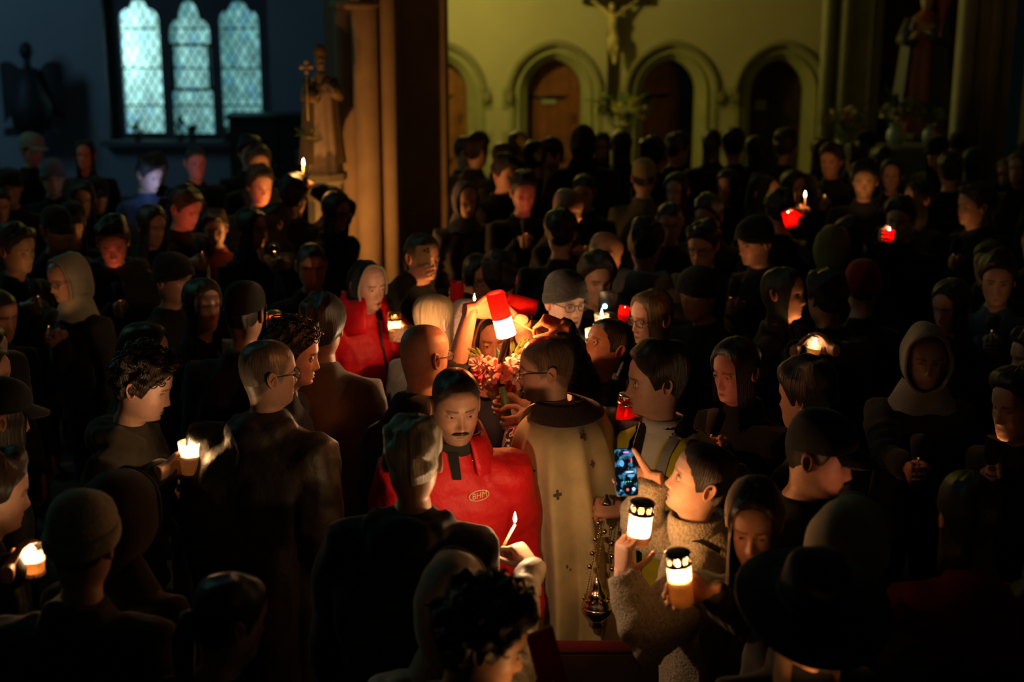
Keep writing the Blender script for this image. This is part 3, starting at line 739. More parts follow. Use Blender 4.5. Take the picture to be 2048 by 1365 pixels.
def plank_door(n, c, ang, color, sign=None, signc=(.55, .6, .5)):
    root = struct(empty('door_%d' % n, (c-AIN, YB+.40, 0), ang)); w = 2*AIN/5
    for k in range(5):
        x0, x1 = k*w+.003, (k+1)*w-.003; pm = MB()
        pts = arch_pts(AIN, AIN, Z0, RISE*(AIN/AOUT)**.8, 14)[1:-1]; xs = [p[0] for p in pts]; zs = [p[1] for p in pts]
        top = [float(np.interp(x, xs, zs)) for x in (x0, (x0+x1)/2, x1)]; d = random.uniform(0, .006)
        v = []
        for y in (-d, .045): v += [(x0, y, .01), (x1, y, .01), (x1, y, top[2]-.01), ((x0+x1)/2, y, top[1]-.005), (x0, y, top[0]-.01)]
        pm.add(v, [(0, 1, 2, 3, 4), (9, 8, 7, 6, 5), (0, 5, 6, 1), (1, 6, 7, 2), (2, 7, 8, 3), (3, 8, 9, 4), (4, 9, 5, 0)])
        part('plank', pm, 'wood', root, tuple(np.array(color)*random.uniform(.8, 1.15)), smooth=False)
    for z in (.45, 1.35):
        hb = MB(); hb.box((.26, -.014, z), (.5, .012, .045)); hb.tube([(.51, -.014, z), (.55, -.014, z+.02), (.56, -.014, z+.05)], .012, 6); part('strap_hinge', hb, 'black', root)
    hd = MB(); hd.tube([(.66, -.01, 1.0), (.66, -.05, 1.0), (.66, -.05, 1.12), (.66, -.01, 1.12)], .009, 8); part('door_handle', hd, 'black', root)
    if sign:
        sm = MB(); sm.box(sign[:3], (sign[3], .012, sign[4])); part('door_sign', sm, 'plastic', root, signc, smooth=False)
zs_ = wz(208)
plank_door(1, ACX[0], 0, (.34, .12, .035))
plank_door(2, ACX[1], 0, (.26, .085, .03), (.30, -.02, zs_, .20, .055), (.42, .46, .36))
plank_door(3, ACX[2], math.radians(38), (.36, .12, .035))
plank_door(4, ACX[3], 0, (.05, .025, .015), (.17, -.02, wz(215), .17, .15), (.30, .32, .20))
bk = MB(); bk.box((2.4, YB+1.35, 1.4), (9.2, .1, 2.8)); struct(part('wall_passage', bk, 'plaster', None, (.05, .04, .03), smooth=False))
# unseen wall added behind the big pillar to keep chancel light off the aisle
pt = MB(); pt.box((-1.75, 17.25, 3.7), (.25, 5.5, 7.4)); struct(part('wall_lamp_block', pt, 'plaster', None, (.35, .33, .30), smooth=False))

# ---- left wall with three lancets
def lobed(x0, x1, xl0, xl1, ysh, ytop, ybot, lean_x=0):
    """outline of a lancet in metres from photo pixels (edges at mid height)"""
    X = lambda p, py: at_y(p, py, YB).x; Z = lambda py: wz(py)
    w = X(x1, 150)-X(x0, 150); cx = (X(x1, 150)+X(x0, 150))/2; lw = X(xl1, 20)-X(xl0, 20); zs, zt, zb = Z(ysh), Z(ytop), Z(ybot)
    rs = (w-lw)/2; pts = [(cx-w/2, zb), (cx+w/2, zb)]
    r1 = min(rs*1.6, .16)
    pts += [(cx+w/2 - r1*(1-math.cos(t))*.75, zs-r1 + r1*math.sin(t)) for t in np.linspace(0, math.pi/2, 6)]
    pts += [(cx + lw/2*math.cos(t), zs-.01 + (zt-zs+.01)*math.sin(t)**.9) for t in np.linspace(.12, math.pi-.12, 11)]
    pts += [(cx-w/2 + r1*(1-math.cos(t))*.75, zs-r1 + r1*math.sin(t)) for t in np.linspace(math.pi/2, 0, 6)]
    return pts
LAN = [lobed(238, 318, 249, 288, 18, -1, 268), lobed(337, 419, 348, 390, 40, 1, 270), lobed(438, 517, 451, 490, 20, 2, 268)]
win_out = [(wx(212), wz(283)), (wx(540), wz(283)), (wx(540), 3.3), (wx(376), 3.7), (wx(212), 3.3)]
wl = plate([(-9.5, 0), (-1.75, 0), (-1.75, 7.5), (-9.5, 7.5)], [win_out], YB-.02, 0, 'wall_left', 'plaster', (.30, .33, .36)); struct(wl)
rv = MB(); q = np.array(win_out); q = np.concatenate([q, q[:1]]); rv.loft([np.stack([q[:, 0], np.full(len(q), y), q[:, 1]], -1) for y in (YB-.02, YB+.22)], (False, False), closed=False)
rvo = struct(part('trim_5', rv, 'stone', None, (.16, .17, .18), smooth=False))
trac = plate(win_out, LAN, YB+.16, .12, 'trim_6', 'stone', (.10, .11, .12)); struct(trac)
def clip_poly(subj, clipc):
    out = subj
    for i in range(len(clipc)):
        a, b = clipc[i], clipc[(i+1) % len(clipc)]; inp = out; out = []
        if not inp: return []
        side = lambda p: (b[0]-a[0])*(p[1]-a[1]) - (b[1]-a[1])*(p[0]-a[0])
        for j in range(len(inp)):
            p, q = inp[j-1], inp[j]; sp, sq = side(p), side(q)
            if (sp >= 0) != (sq >= 0):
                t = sp/(sp-sq); out.append((p[0]+(q[0]-p[0])*t, p[1]+(q[1]-p[1])*t))
            if sq >= 0: out.append(q)
    return out
DW, DH = .118, .205
def lancet(n, outline, bars, frames=()):
    xs = [p[0] for p in outline]; zs = [p[1] for p in outline]; cx = (min(xs)+max(xs))/2
    root = struct(empty('window_%d' % n, (cx, YB+.2, min(zs)))); ol = [(x-cx, z-min(zs)) for x, z in outline]; Hh = max(zs)-min(zs); Wd = max(xs)-min(xs)
    hx, hz = DW/2, DH/2; full = None
    for r in range(-1, int(Hh/hz)+2):
        for c_ in range(-5, 6):
            x = c_*DW + (hx if r % 2 else 0); z = r*hz
            dia = [(x, z-hz+.004), (x+hx-.003, z), (x, z+hz-.004), (x-hx+.003, z)]
            pg = clip_poly(ol, dia)
            if len(pg) < 3: continue
            ar = abs(sum(pg[i][0]*pg[(i+1) % len(pg)][1]-pg[(i+1) % len(pg)][0]*pg[i][1] for i in range(len(pg))))/2
            if ar < .0012: continue
            v = random.uniform(.75, 1.25); col = (.62*v, .95*v, .93*v) if random.random() > .12 else (.45, .8, .98)
            k = len(pg); ta, tb = random.uniform(-.02, .02), random.uniform(-.02, .02)
            if ar > DW*DH/2*.93:
                if full is None:
                    f_ = MB(); f_.add([(0, 0, -hz+.004), (hx-.003, 0, 0), (0, 0, hz-.004), (-hx+.003, 0, 0)], [(0, 1, 2, 3)]); full = f_.mesh('pane', False); full.materials.append(MAT['pane'])
                o = bpy.data.objects.new('pane', full); COL.objects.link(o); o.parent = root; o.location = (x, 0, z); o.rotation_euler = (ta, 0, tb); o.color = (*col, 1)
            else:
                f_ = MB(); f_.add([(p[0], 0, p[1]) for p in pg], [tuple(range(k))]); part('pane', f_, 'pane', root, col, smooth=False)
    ld = MB(); u = unit((hx, hz)); L = math.hypot(Wd, Hh)
    for sgn in (1, -1):                       # lead cames clipped to the outline
        for k in range(-26, 27):
            x0 = k*DW + hx; w = .005
            p = np.array((x0, 0.0)); dv = np.array((sgn*u[0], u[1])); nv = np.array((-dv[1], dv[0]))
            a, b = p - dv*8, p + dv*8
            strip = [tuple(a-nv*w), tuple(b-nv*w), tuple(b+nv*w), tuple(a+nv*w)]
            pg = clip_poly(ol, strip)
            if len(pg) < 3: continue
            kk = len(pg); ld.add([(x, -.008, z) for x, z in pg] + [(x, .004, z) for x, z in pg], [tuple(range(kk))] + [(i, i+kk, (i+1) % kk+kk, (i+1) % kk) for i in range(kk)])
    part('lead_came', ld, 'black', root, smooth=False)
    for zb in bars:
        b = MB(); b.tube([(-Wd/2-.02, -.02, wz(zb)-min(zs)), (Wd/2+.02, -.02, wz(zb)-min(zs))], .011, 8); part('saddle_bar', b, 'black', root)
        for k in range(5):
            t = MB(); t.ball(((-.4+.2*k)*Wd, -.02, wz(zb)-min(zs)), .017, 8, 6); part('bar_tie', t, 'black', root)
    for zb in frames:
        b = MB(); b.box((0, -.015, wz(zb)-min(zs)), (Wd+.04, .05, .04)); part('casement_rail', b, 'black', root, smooth=False)
    for x_, z0_, z1_ in (((-Wd/2+.012), 182, 92), ((Wd/2-.012), 182, 92)) if frames else ():
        b = MB(); b.box((x_*.94, -.02, (wz(z0_)+wz(z1_))/2-min(zs)), (.035, .05, wz(z1_)-wz(z0_))); part('casement_stile', b, 'black', root, smooth=False)
lancet(1, LAN[0], (58, 138, 213)); lancet(2, LAN[1], (58, 138, 213), (91, 181)); lancet(3, LAN[2], (58, 138, 213))
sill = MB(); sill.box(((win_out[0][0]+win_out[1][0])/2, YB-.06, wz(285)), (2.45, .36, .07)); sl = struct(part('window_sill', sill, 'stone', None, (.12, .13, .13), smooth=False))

def leaf_mesh(L=.08, W=.03, curl=.25):
    m = MB(); t = np.linspace(0, 1, 5); g = []
    for u in (-1, 0, 1): g.append(np.stack([u*W*.5*np.sin(np.pi*np.clip(t*.95+.03, 0, 1))**.8, -curl*L*t*t + .008*abs(u), L*t], -1))
    m.add(np.array(g).reshape(-1, 3), gridf(3, 5, False)); return m.mesh('leaf')
LEAF = leaf_mesh(); LEAF.materials.append(MAT['leaf'])
LEAF_L = leaf_mesh(.16, .035, .35); LEAF_L.materials.append(MAT['leaf'])
def put(name, me, parent, loc, rot, sc=1.0, color=None):
    o = bpy.data.objects.new(name, me); COL.objects.link(o); o.parent = parent; o.location = loc; o.rotation_euler = rot; o.scale = (sc, sc, sc)
    if color: o.color = (*color, 1)
    return o
def rose_mesh(R=.03, layers=((3, .35, .95), (4, .6, .85), (5, .85, .6), (6, 1.05, .25)), seed=1):
    rs = np.random.RandomState(seed); m = MB()
    for n, rr, up in layers:
        a0 = rs.uniform(0, 6.28)
        for k in range(n):
            a = a0 + k*2*math.pi/n + rs.uniform(-.1, .1); t = np.linspace(0, 1, 5); w = np.linspace(-1, 1, 5); g = []
            for wv in w:
                ang = a + wv*(.62 if n < 5 else .52)*(.4+.6*np.sin(np.pi*np.clip(t*.75+.2, 0, 1)))
                rad = R*rr*(.25 + .75*t**.7) + R*.18*(t > .9)*(1-up) ; z = R*(up*1.15*t + .1) - R*.35*(t**3)*(1-up) - R*.10*abs(wv)*t
                g.append(np.stack([rad*np.cos(ang), rad*np.sin(ang), z], -1))
            m.add(np.array(g).reshape(-1, 3), gridf(5, 5, False))
    return m.mesh('rose')
ROSES = [rose_mesh(seed=k) for k in range(3)]
for r_ in ROSES: r_.materials.append(MAT['petal'])
def bunch(name, label, loc, n, radius, hgt, cols, leafc=(.06, .14, .03), sc=1.6, vase=None, seed=0, cat='flowers', leaves=18):
    rs = np.random.RandomState(seed); root = empty(name, loc, 0, label, cat)
    if vase:
        vb = MB(); vb.lathe([(.0, 0), (vase*.7, .0), (vase, .06), (vase*.95, .12), (vase*.6, .17), (vase*.75, .2)], 18); part('vase', vb, 'plastic', root, (.5, .55, .45))
    z0 = .18 if vase else 0
    sm = MB()
    for k in range(n):
        a = rs.uniform(0, 6.28); r = radius*math.sqrt(rs.uniform(.02, 1)); z = z0 + hgt*(.45 + .55*rs.uniform(0, 1)*(1-(r/radius)**2*.6))
        p = (r*math.cos(a), r*math.sin(a), z); sm.tube([(0, 0, z0*.5), (p[0]*.5, p[1]*.5, z*.55), p], .004, 5)
        put('blossom', ROSES[k % 3], root, p, (rs.uniform(-.9, .9), rs.uniform(-.9, .9), a), sc*rs.uniform(.8, 1.2), cols[k % len(cols)])
    for k in range(leaves):
        a = rs.uniform(0, 6.28); r = radius*rs.uniform(.3, 1.05); z = z0 + hgt*rs.uniform(.2, 1.0)
        put('leaf', LEAF_L, root, (r*math.cos(a)*.8, r*math.sin(a)*.8, z), (rs.uniform(.2, 1.3), 0, a+1.57), sc*.8*rs.uniform(.7, 1.2), tuple(np.array(leafc)*rs.uniform(.6, 1.4)))
    part('stem', sm, 'leaf', root, (.05, .10, .03)); return root
# greenery on the window sill
for k, (px, py, n, h, lb) in enumerate(((360, 268, 10, .30, 'tall sprig of leaves on the sill before the middle lancet'), (385, 274, 12, .14, 'low potted greenery on the sill beside the tall sprig'), (275, 274, 12, .16, 'low greenery on the sill below the brightest lancet'), (452, 276, 10, .14, 'small plant on the sill below the lancet with the cabinet before it'))):
    p = at_y(px, py, YB-.12); g = empty('potted_plant', (p.x, p.y, wz(285)+.035), 0, lb, 'plant'); rs = np.random.RandomState(k+40)
    pb = MB(); pb.lathe([(.0, 0), (.045, 0), (.06, .07), (.055, .07), (.05, .05)], 12); part('pot', pb, 'stone', g, (.15, .07, .04))
    for j in range(n*2): put('leaf', LEAF_L if j % 2 else LEAF, g, (rs.uniform(-.05, .05), rs.uniform(-.04, .04), .05+h*rs.uniform(0, .8)), (rs.uniform(.1, 1.1), 0, rs.uniform(0, 6.28)), rs.uniform(.7, 1.3), (.05, .12, .03))
    st = MB(); st.tube([(0, 0, .03), (.01, 0, .05+h*.5), (0, .01, .05+h)], .006, 6); part('stem', st, 'leaf', g, (.05, .08, .03))
# dark cabinet in the aisle, right of the lancets
p0, p1 = at_y(458, 246, 18.6), at_y(652, 238, 18.6); cw = p1.x-p0.x
cb = empty('cabinet', ((p0.x+p1.x)/2, 18.6, 0), .05, 'tall dark wooden cabinet standing against the wall beside the lancets', 'cabinet')
m = MB(); m.box((0, .25, p1.z/2), (cw, .5, p1.z)); part('body', m, 'wood', cb, (.02, .016, .013), smooth=False)
m = MB(); m.box((0, .24, p1.z+.02), (cw+.08, .56, .05)); part('cornice', m, 'wood', cb, (.025, .02, .016), smooth=False)
for sd in (-1, 1):
    m = MB(); m.box((sd*cw*.245, -.012, p1.z*.5), (cw*.46, .025, p1.z*.88)); d_ = part('door', m, 'wood', cb, (.024, .019, .015), smooth=False)
    m = MB(); m.ball((sd*.04, -.04, p1.z*.5), .016, 8, 6); part('knob', m, 'gold', d_)

cw2 = MB(); cw2.box(((XR+7.6)/2, 23.6, 3.75), (7.6-XR+.4, .2, 7.5)); cw2.box((XR+.05, 21.8, 3.75), (.15, 3.6, 7.5)); struct(part('wall_chapel', cw2, 'plaster', None, (.06, .045, .03), smooth=False))  # plaster coloured dark to hold the recess in shade
# ---- the big clustered pillar
YP = 10.5
def shaft(mb, cx, cy, r, z0=0, z1=7.5, n=28, flute=0):
    a = np.arange(n)*2*math.pi/n; q = np.stack([cx+r*np.cos(a), cy+r*np.sin(a)], -1)
    mb.loft([np.column_stack([q, np.full(n, z)]) for z in (z0, z1)])
k_ = lambda px: at_y(px, 300, YP).x
pil = struct(empty('trim_7', ((k_(780)), YP+.3, 0)))
PST = (.34, .24, .15)
def shaft_part(pxa, pxb, yoff, name='shaft'):
    r = (k_(pxb)-k_(pxa))/2; m = MB(); shaft(m, (k_(pxa)+k_(pxb))/2-pil.location.x, yoff, r); return part(name, m, 'stone', pil, PST)
shaft_part(668, 718, -.12); shaft_part(706, 757, -.20); shaft_part(762, 792, -.16)
m = MB(); m.box((k_(735)-pil.location.x, .06, 3.75), (k_(790)-k_(680), .36, 7.5)); part('core', m, 'stone', pil, PST, smooth=False)
xr = at_y(893, 300, YP+.9).x; m = MB(); m.box(((k_(770)+xr)/2-pil.location.x, .85, 3.75), (xr-k_(770), .6, 7.5)); part('core', m, 'stone', pil, PST, smooth=False)
m = MB(); m.box((k_(748)-pil.location.x, .45, 3.75), (k_(788)-k_(700), .6, 7.5)); part('core', m, 'stone', pil, PST, smooth=False)
za = at_y(700, 10, YP).z
for a_, b_, yo in ((664, 760, -.17),):
    m = MB(); r = (k_(b_)-k_(a_))/2; m.lathe([(r*.9, za-.03), (r*1.02, za-.015), (r*1.04, za+.01), (r*.95, za+.03)], 28, ((k_(a_)+k_(b_))/2-pil.location.x, yo, 0)); part('annulet', m, 'stone', pil, PST)

# ---- piers and shafts on the right
def pier(n, y, spans, color=(.44, .42, .26)):
    root = struct(empty('trim_%d' % n, (at_y(spans[0][0], 200, y).x, y, 0)))
    for a_, b_, yo, kind in spans:
        x0, x1 = at_y(a_, 200, y).x-root.location.x, at_y(b_, 200, y).x-root.location.x; m = MB()
        if kind == 'r': shaft(m, (x0+x1)/2, yo, (x1-x0)/2)
        else: m.box(((x0+x1)/2, yo+.2, 3.75), (x1-x0, .4, 7.5))
        part('shaft' if kind == 'r' else 'core', m, 'stone', root, color, smooth=(kind == 'r'))
pier(8, 17.2, [(1638, 1664, .05, 'r'), (1660, 1702, .12, 'b'), (1672, 1698, .02, 'r'), (1698, 1738, .10, 'b')])
pier(9, 12.6, [(1912, 1942, .0, 'r'), (1934, 1968, .05, 'b'), (1968, 1992, .0, 'r'), (1990, 2026, .1, 'b')], (.36, .34, .2))
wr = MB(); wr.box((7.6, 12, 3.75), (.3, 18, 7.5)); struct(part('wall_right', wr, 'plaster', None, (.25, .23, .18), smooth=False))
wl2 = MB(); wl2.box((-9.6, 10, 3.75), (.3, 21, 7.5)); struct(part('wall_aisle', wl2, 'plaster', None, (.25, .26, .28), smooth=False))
# ceiling vault far above
ce = MB(); ce.add([(-14, -3, 7.5), (14, -3, 7.5), (14, 24, 7.5), (-14, 24, 7.5)], [(3, 2, 1, 0)]); struct(part('ceiling', ce, 'plaster', None, (.30, .28, .24), smooth=False))

# ---- crucifix on the arcade wall
cx = wx(1222, 100); cr = empty('crucifix', (cx, YB-.06, wz(190)), 0, 'dark wooden crucifix with pale carved figure hanging between two arches', 'crucifix')
zb = wz(190); zt = 3.75; m = MB(); m.box((0, 0, (zt-zb)/2), (.10, .06, zt-zb)); part('upright', m, 'wood', cr, (.025, .015, .01), smooth=False)
zc = wz(4)+.02 - zb; m = MB(); m.box((.06, -.002, zc), (.93, .065, .11)); part('crossbar', m, 'wood', cr, (.025, .015, .01), smooth=False)
fg = MB(); FZ = lambda py: wz(py)-zb; FX = lambda px: wx(px, 60)-cx
def blob(path, rad, n=12): fg.tube(path, rad, n)
yf = -.13
blob([(FX(1224), yf, FZ(30)), (FX(1224), yf-.01, FZ(42)), (FX(1223), yf+.005, FZ(55)), (FX(1225), yf, FZ(66)), (FX(1226), yf-.01, FZ(76))], (.05, .075, .062, .058, .066))
blob([(FX(1221), yf-.01, FZ(74)), (FX(1219), yf-.06, FZ(94)), (FX(1226), yf-.01, FZ(112)), (FX(1228), yf-.03, FZ(127))], (.045, .036, .03, .022))
blob([(FX(1230), yf-.01, FZ(74)), (FX(1232), yf-.055, FZ(95)), (FX(1230), yf-.01, FZ(112)), (FX(1228), yf-.05, FZ(126))], (.045, .036, .03, .022))
for sgn, hx in ((-1, 1187), (1, 1268)):
    blob([(FX(1224)+sgn*.04, yf+.0, FZ(32)), (FX((1224*.55+hx*.45)), yf+.02, FZ(20)), (FX(hx), yf+.07, FZ(4))], (.036, .026, .018))
    fg.ball((FX(hx)+sgn*.02, yf+.08, FZ(1)), (.03, .014, .03), 8, 6)
fg.ball((FX(1221), yf-.05, FZ(14)), (.045, .055, .065), 12, 9); blob([(FX(1224), yf, FZ(30)), (FX(1222), yf-.03, FZ(20))], (.03, .026))
V, F, NN = remesh(fg, .012, 2); fo = link('figure', mk_mesh('figure', V, F), 'carving', cr, (.62, .50, .24))
m = MB(); m.lathe([(.072, .06), (.082, .02), (.088, -.05), (.07, -.075)], 16, (FX(1226), yf-.008, FZ(78))); part('loincloth', m, 'carving', fo, (.66, .55, .28))

# ---- statues
def robed(name, label, loc, rz, Ht, robe, mantle, skinc, seed=0, hatk=None, ped=.0, inner=None):
    root = empty(name, loc, rz, label, 'statue'); s = Ht/1.75; a = np.arange(40)*2*math.pi/40; rs = np.random.RandomState(seed)
    def fold(z, rx, ry, amp): return np.stack([rx*np.cos(a)*(1+amp*np.sin(a*7+seed)), ry*np.sin(a)*(1+amp*np.sin(a*9+seed*2)), np.full(40, z)], -1)*s
    m = MB(); m.loft([fold(*q) for q in ((.0, .30, .26, .10), (.25, .27, .23, .10), (.7, .23, .20, .08), (1.0, .20, .165, .05), (1.2, .21, .16, .03), (1.36, .20, .13, .02), (1.44, .10, .09, .0), (1.48, .06, .06, 0))]); part('robe', m, 'carving', root, robe)
    b = MB(); P, TH, Hh = head_grid(28, 40); P = P*s*1.0; b.loft((P + np.array((0, -.02*s, 1.62*s)))[::-1], col=np.array(skinc)); b.tube([(0, 0, 1.45*s), (0, -.01*s, 1.54*s)], .05*s, 12, col=np.array(skinc))
    for sd in (-1, 1):
        S, E, W = np.array((sd*.18, 0, 1.36))*s, np.array((sd*.25, -.10, 1.12))*s, np.array((sd*.12, -.28, 1.25 if sd > 0 else 1.15))*s
        hb_ = MB(); hb_.add(*hand_verts(hand_at(W, (-sd*.3, -.8, .4), (sd, 0, .3), sd < 0, 'relax', s), 6), np.array(skinc)); part('hand', hb_, 'skin', root)
        sl_ = MB(); sl_.tube([S, (S+E)/2, E, (E+W)/2, W], np.array((.075, .075, .08, .09, .10))*s, 14); part('sleeve', sl_, 'carving', root, mantle)
    part('body', b, 'skin', root)
    m = MB(); aa = np.linspace(math.radians(-60), math.radians(240), 30); g = []
    for z, rx, ry in ((.15, .36, .30), (.6, .31, .26), (1.05, .27, .21), (1.3, .245, .165), (1.42, .13, .11)):
        g.append(np.stack([rx*np.cos(aa)*(1+.06*np.sin(aa*8)), ry*np.sin(aa)*(1+.05*np.sin(aa*9)), np.full(30, z)], -1)*s)
    m.add(np.array(g).reshape(-1, 3), gridf(5, 30, False)); part('mantle', m, 'carving', root, mantle)
    if hatk == 'crown':
        m = MB(); m.lathe([(.085, 1.69), (.09, 1.72), (.10, 1.80), (.075, 1.86), (.0, 1.88)], 18); m2 = MB(); v = np.array(m.data()[0])*np.array((s, s, s)) + np.array((0, -.01*s, 0)); m2.add(v, m.data()[1]); part('cap', m2, 'carving', root, (.22, .14, .05))
        m = MB(); q = np.array((-.26, -.30, 1.15))*s; m.tube([q-np.array((0, 0, .35*s)), q+np.array((0, 0, .42*s))], .012*s, 8); zt = q[2]+.42*s
        for dx, dz in ((0, .07), (0, -.07), (.07, 0), (-.07, 0)): m.ball((q[0]+dx*s, q[1], zt+dz*s), (.035*s, .02*s, .035*s), 10, 7)
        m.box((q[0], q[1], zt), (.15*s, .02*s, .025*s)); m.box((q[0], q[1], zt), (.025*s, .02*s, .15*s)); part('cross_staff', m, 'carving', root, (.45, .32, .10))
    if hatk == 'hair':
        m = MB(); m.ball((0, .01*s, 1.665*s), (.09*s, .105*s, .10*s), 14, 9); part('hair', m, 'carving', root, (.10, .06, .03))
    if ped:
        q_ = .34*s**.9; pm = MB(); pm.lathe([(0, -ped), (q_, -ped), (q_, -ped+.08), (q_*.76, -ped+.14), (q_*.65, -.2), (q_*.82, -.08), (q_, -.05), (q_, 0), (0, 0)], 8); part('pedestal', pm, 'stone', root, (.16, .14, .10), smooth=False)
    return root
p = at_y(1836, 262, 14.6)
robed('statue', 'tall painted statue in red and gold robes on a pedestal among flowers', (p.x, p.y, p.z), math.radians(-25), 1.42, (.42, .10, .05), (.07, .075, .09), (.55, .36, .20), 3, 'hair', ped=p.z)
p = at_y(646, 345, 10.15)
robed('statue', 'small pale-gowned statue holding a cross staff beside the big pillar', (p.x, p.y, p.z), math.radians(20), .84, (.42, .32, .25), (.16, .11, .05), (.26, .18, .12), 5, 'crown', ped=p.z)
# banner beside the painted statue
m = MB(); p0, p1, p2, p3 = at_y(1874, -40, 14.2), at_y(1915, -40, 14.2), at_y(1893, 40, 14.2), at_y(1880, 74, 14.2)
g = []
for t in np.linspace(0, 1, 10):
    a_ = Vector(p0).lerp(p3, t); b_ = Vector(p1).lerp(p3, t); g.append([np.array(a_.lerp(b_, u)) + np.array((0, .02*math.sin(u*9), 0)) for u in np.linspace(0, 1, 8)])
base = empty('banner', tuple(np.array(p3)), 0, 'narrow pointed red banner hanging beside the painted statue', 'banner')
m.add(np.array(g).reshape(-1, 3)-np.array(p3), gridf(10, 8, False)); m.add(np.array(g).reshape(-1, 3)-np.array(p3)+np.array((0, .012, 0)), [f[::-1] for f in gridf(10, 8, False)]); part('cloth', m, 'cloth', base, (.36, .09, .035))
m = MB(); m.tube([np.array(p0)-np.array(p3)+np.array((-.1, 0, .0)), np.array(p1)-np.array(p3)+np.array((.1, 0, 0))], .015, 8); part('rod', m, 'gold', base)
# flower arrangements
YEL = [(.55, .45, .06), (.60, .55, .30), (.45, .42, .10)]
p = at_y(1790, 288, 14.0); bunch('flower_vase', 'vase of pale flowers at the feet of the painted statue', (p.x, p.y, p.z), 14, .16, .22, [(.55, .5, .25), (.5, .35, .2), (.4, .45, .2)], vase=.09, seed=3, sc=1.5)
p = at_y(1858, 290, 13.95); bunch('flower_vase', 'smaller vase of yellow-green flowers beside the painted statue', (p.x, p.y, p.z), 9, .11, .18, [(.45, .5, .15), (.5, .45, .2)], vase=.07, seed=4, sc=1.4)
tb = MB(); tb.box((0, 0, p.z/2-.01), (1.0, .5, p.z-.02)); tbo = part('plinth', tb, 'stone', None, (.12, .11, .09), smooth=False); tbo.location = (at_y(1822, 290, 14.05).x, 14.05, 0); tag(tbo, 'stone plinth carrying the flower vases below the painted statue', 'plinth')
p = at_y(1682, 312, 15.6); bunch('flower_stand', 'large pale and yellow flower arrangement before the clustered pier', (p.x, p.y, p.z), 26, .24, .34, [(.55, .5, .3), (.5, .3, .15), (.6, .5, .2)], vase=.10, seed=5, sc=1.6, leaves=26)
sb = MB(); sb.lathe([(0, 0), (.16, 0), (.05, .05), (.035, p.z-.03), (.14, p.z), (0, p.z)], 14); so = part('flower_pedestal', sb, 'wood', None, (.05, .03, .02)); so.location = (p.x, p.y, 0); tag(so, 'slim dark stand under the large pale arrangement by the pier', 'stand')
p = at_y(1243, 285, 17.5); bunch('flower_stand', 'spreading yellow flower arrangement below the crucifix', (p.x, p.y, p.z), 20, .34, .34, YEL, vase=.10, seed=6, sc=2.0, leaves=34)
so2 = bpy.data.objects.new('flower_pedestal', so.data); COL.objects.link(so2); so2.location = (p.x, p.y, 0); so2.scale = (1, 1, p.z/at_y(1682, 312, 15.6).z); tag(so2, 'slim dark stand under the yellow arrangement below the crucifix', 'stand')
p = at_y(646, 345, 10.15); bunch('flower_vase', 'sprays of green leaves at the feet of the small statue by the pillar', (p.x-.07, p.y-.10, p.z), 3, .05, .12, [(.4, .35, .08)], seed=8, sc=.55, leaves=24, vase=.022)
# dark winged carving high on the left wall
p = at_y(66, 190, 19.6); wg = empty('angel_carving', (p.x, p.y, wz(212)), 0, 'dark winged angel carving on a bracket at the far left wall', 'carving')
m = MB(); m.tube([(0, -.12, -.25), (0, -.12, .05), (0, -.12, .3), (0, -.12, .55)], (.24, .30, .20, .12), 16); part('robe', m, 'carving', wg, (.02, .02, .022))
m = MB(); m.ball((0, -.14, .78), (.09, .1, .12), 12, 8); m.tube([(0, -.13, .5), (0, -.13, .72)], .05, 10); part('head', m, 'carving', wg, (.02, .02, .022))
for sd in (-1, 1):
    m = MB(); g = []
    for t in np.linspace(0, 1, 8): g.append([(sd*(.05 + .36*t), -.02-.05*math.sin(3*t), .42 + .22*math.sin(t*2.2) - u*(.55+.25*t)) for u in np.linspace(0, 1, 6)])
    gg = np.array(g); m.add(gg.reshape(-1, 3), gridf(8, 6, False)); m.add((gg+np.array((0, .03, 0))).reshape(-1, 3), gridf(8, 6, False)); part('wing', m, 'carving', wg, (.02, .02, .022))
m = MB(); m.box((0, -.1, -.30), (.7, .3, .10)); part('bracket', m, 'stone', wg, (.03, .03, .03), smooth=False)
# ------------------------------------------------------------------ candles, lanterns, phones
def flame_mat(name, color, strength):
    m, nt, out = mat(name); e = N(nt, 'ShaderNodeEmission'); e.inputs[0].default_value = (*color, 1); e.inputs[1].default_value = strength
    t = N(nt, 'ShaderNodeBsdfTransparent'); a = N(nt, 'ShaderNodeAddShader'); nt.links.new(e.outputs[0], a.inputs[0]); nt.links.new(t.outputs[0], a.inputs[1]); nt.links.new(a.outputs[0], out.inputs[0]); return m
MAT['flame'] = flame_mat('flame', (1.0, 0.74, 0.36), 16.0)
WARM = (1.0, .57, .27); AMBER = (1.0, .42, .10)
m = MB(); m.lathe([(.0005, -.006), (.0045, -.002), (.0066, .006), (.0058, .014), (.0034, .024), (.0012, .033), (.0002, .038)], 12, cap=(True, True)); FLAME = m.mesh('flame'); FLAME.materials.append(MAT['flame'])
def add_flame(root, loc, energy, sc=1.0, color=WARM, soft=.012):
    put('flame', FLAME, root, loc, (0, 0, 0), sc)
    d = bpy.data.lights.new('candle_light', 'POINT'); d.energy = energy; d.color = color; d.shadow_soft_size = soft
    o = bpy.data.objects.new('candle_light', d); COL.objects.link(o); o.parent = root; o.location = (loc[0], loc[1], loc[2]+.012*sc); return o
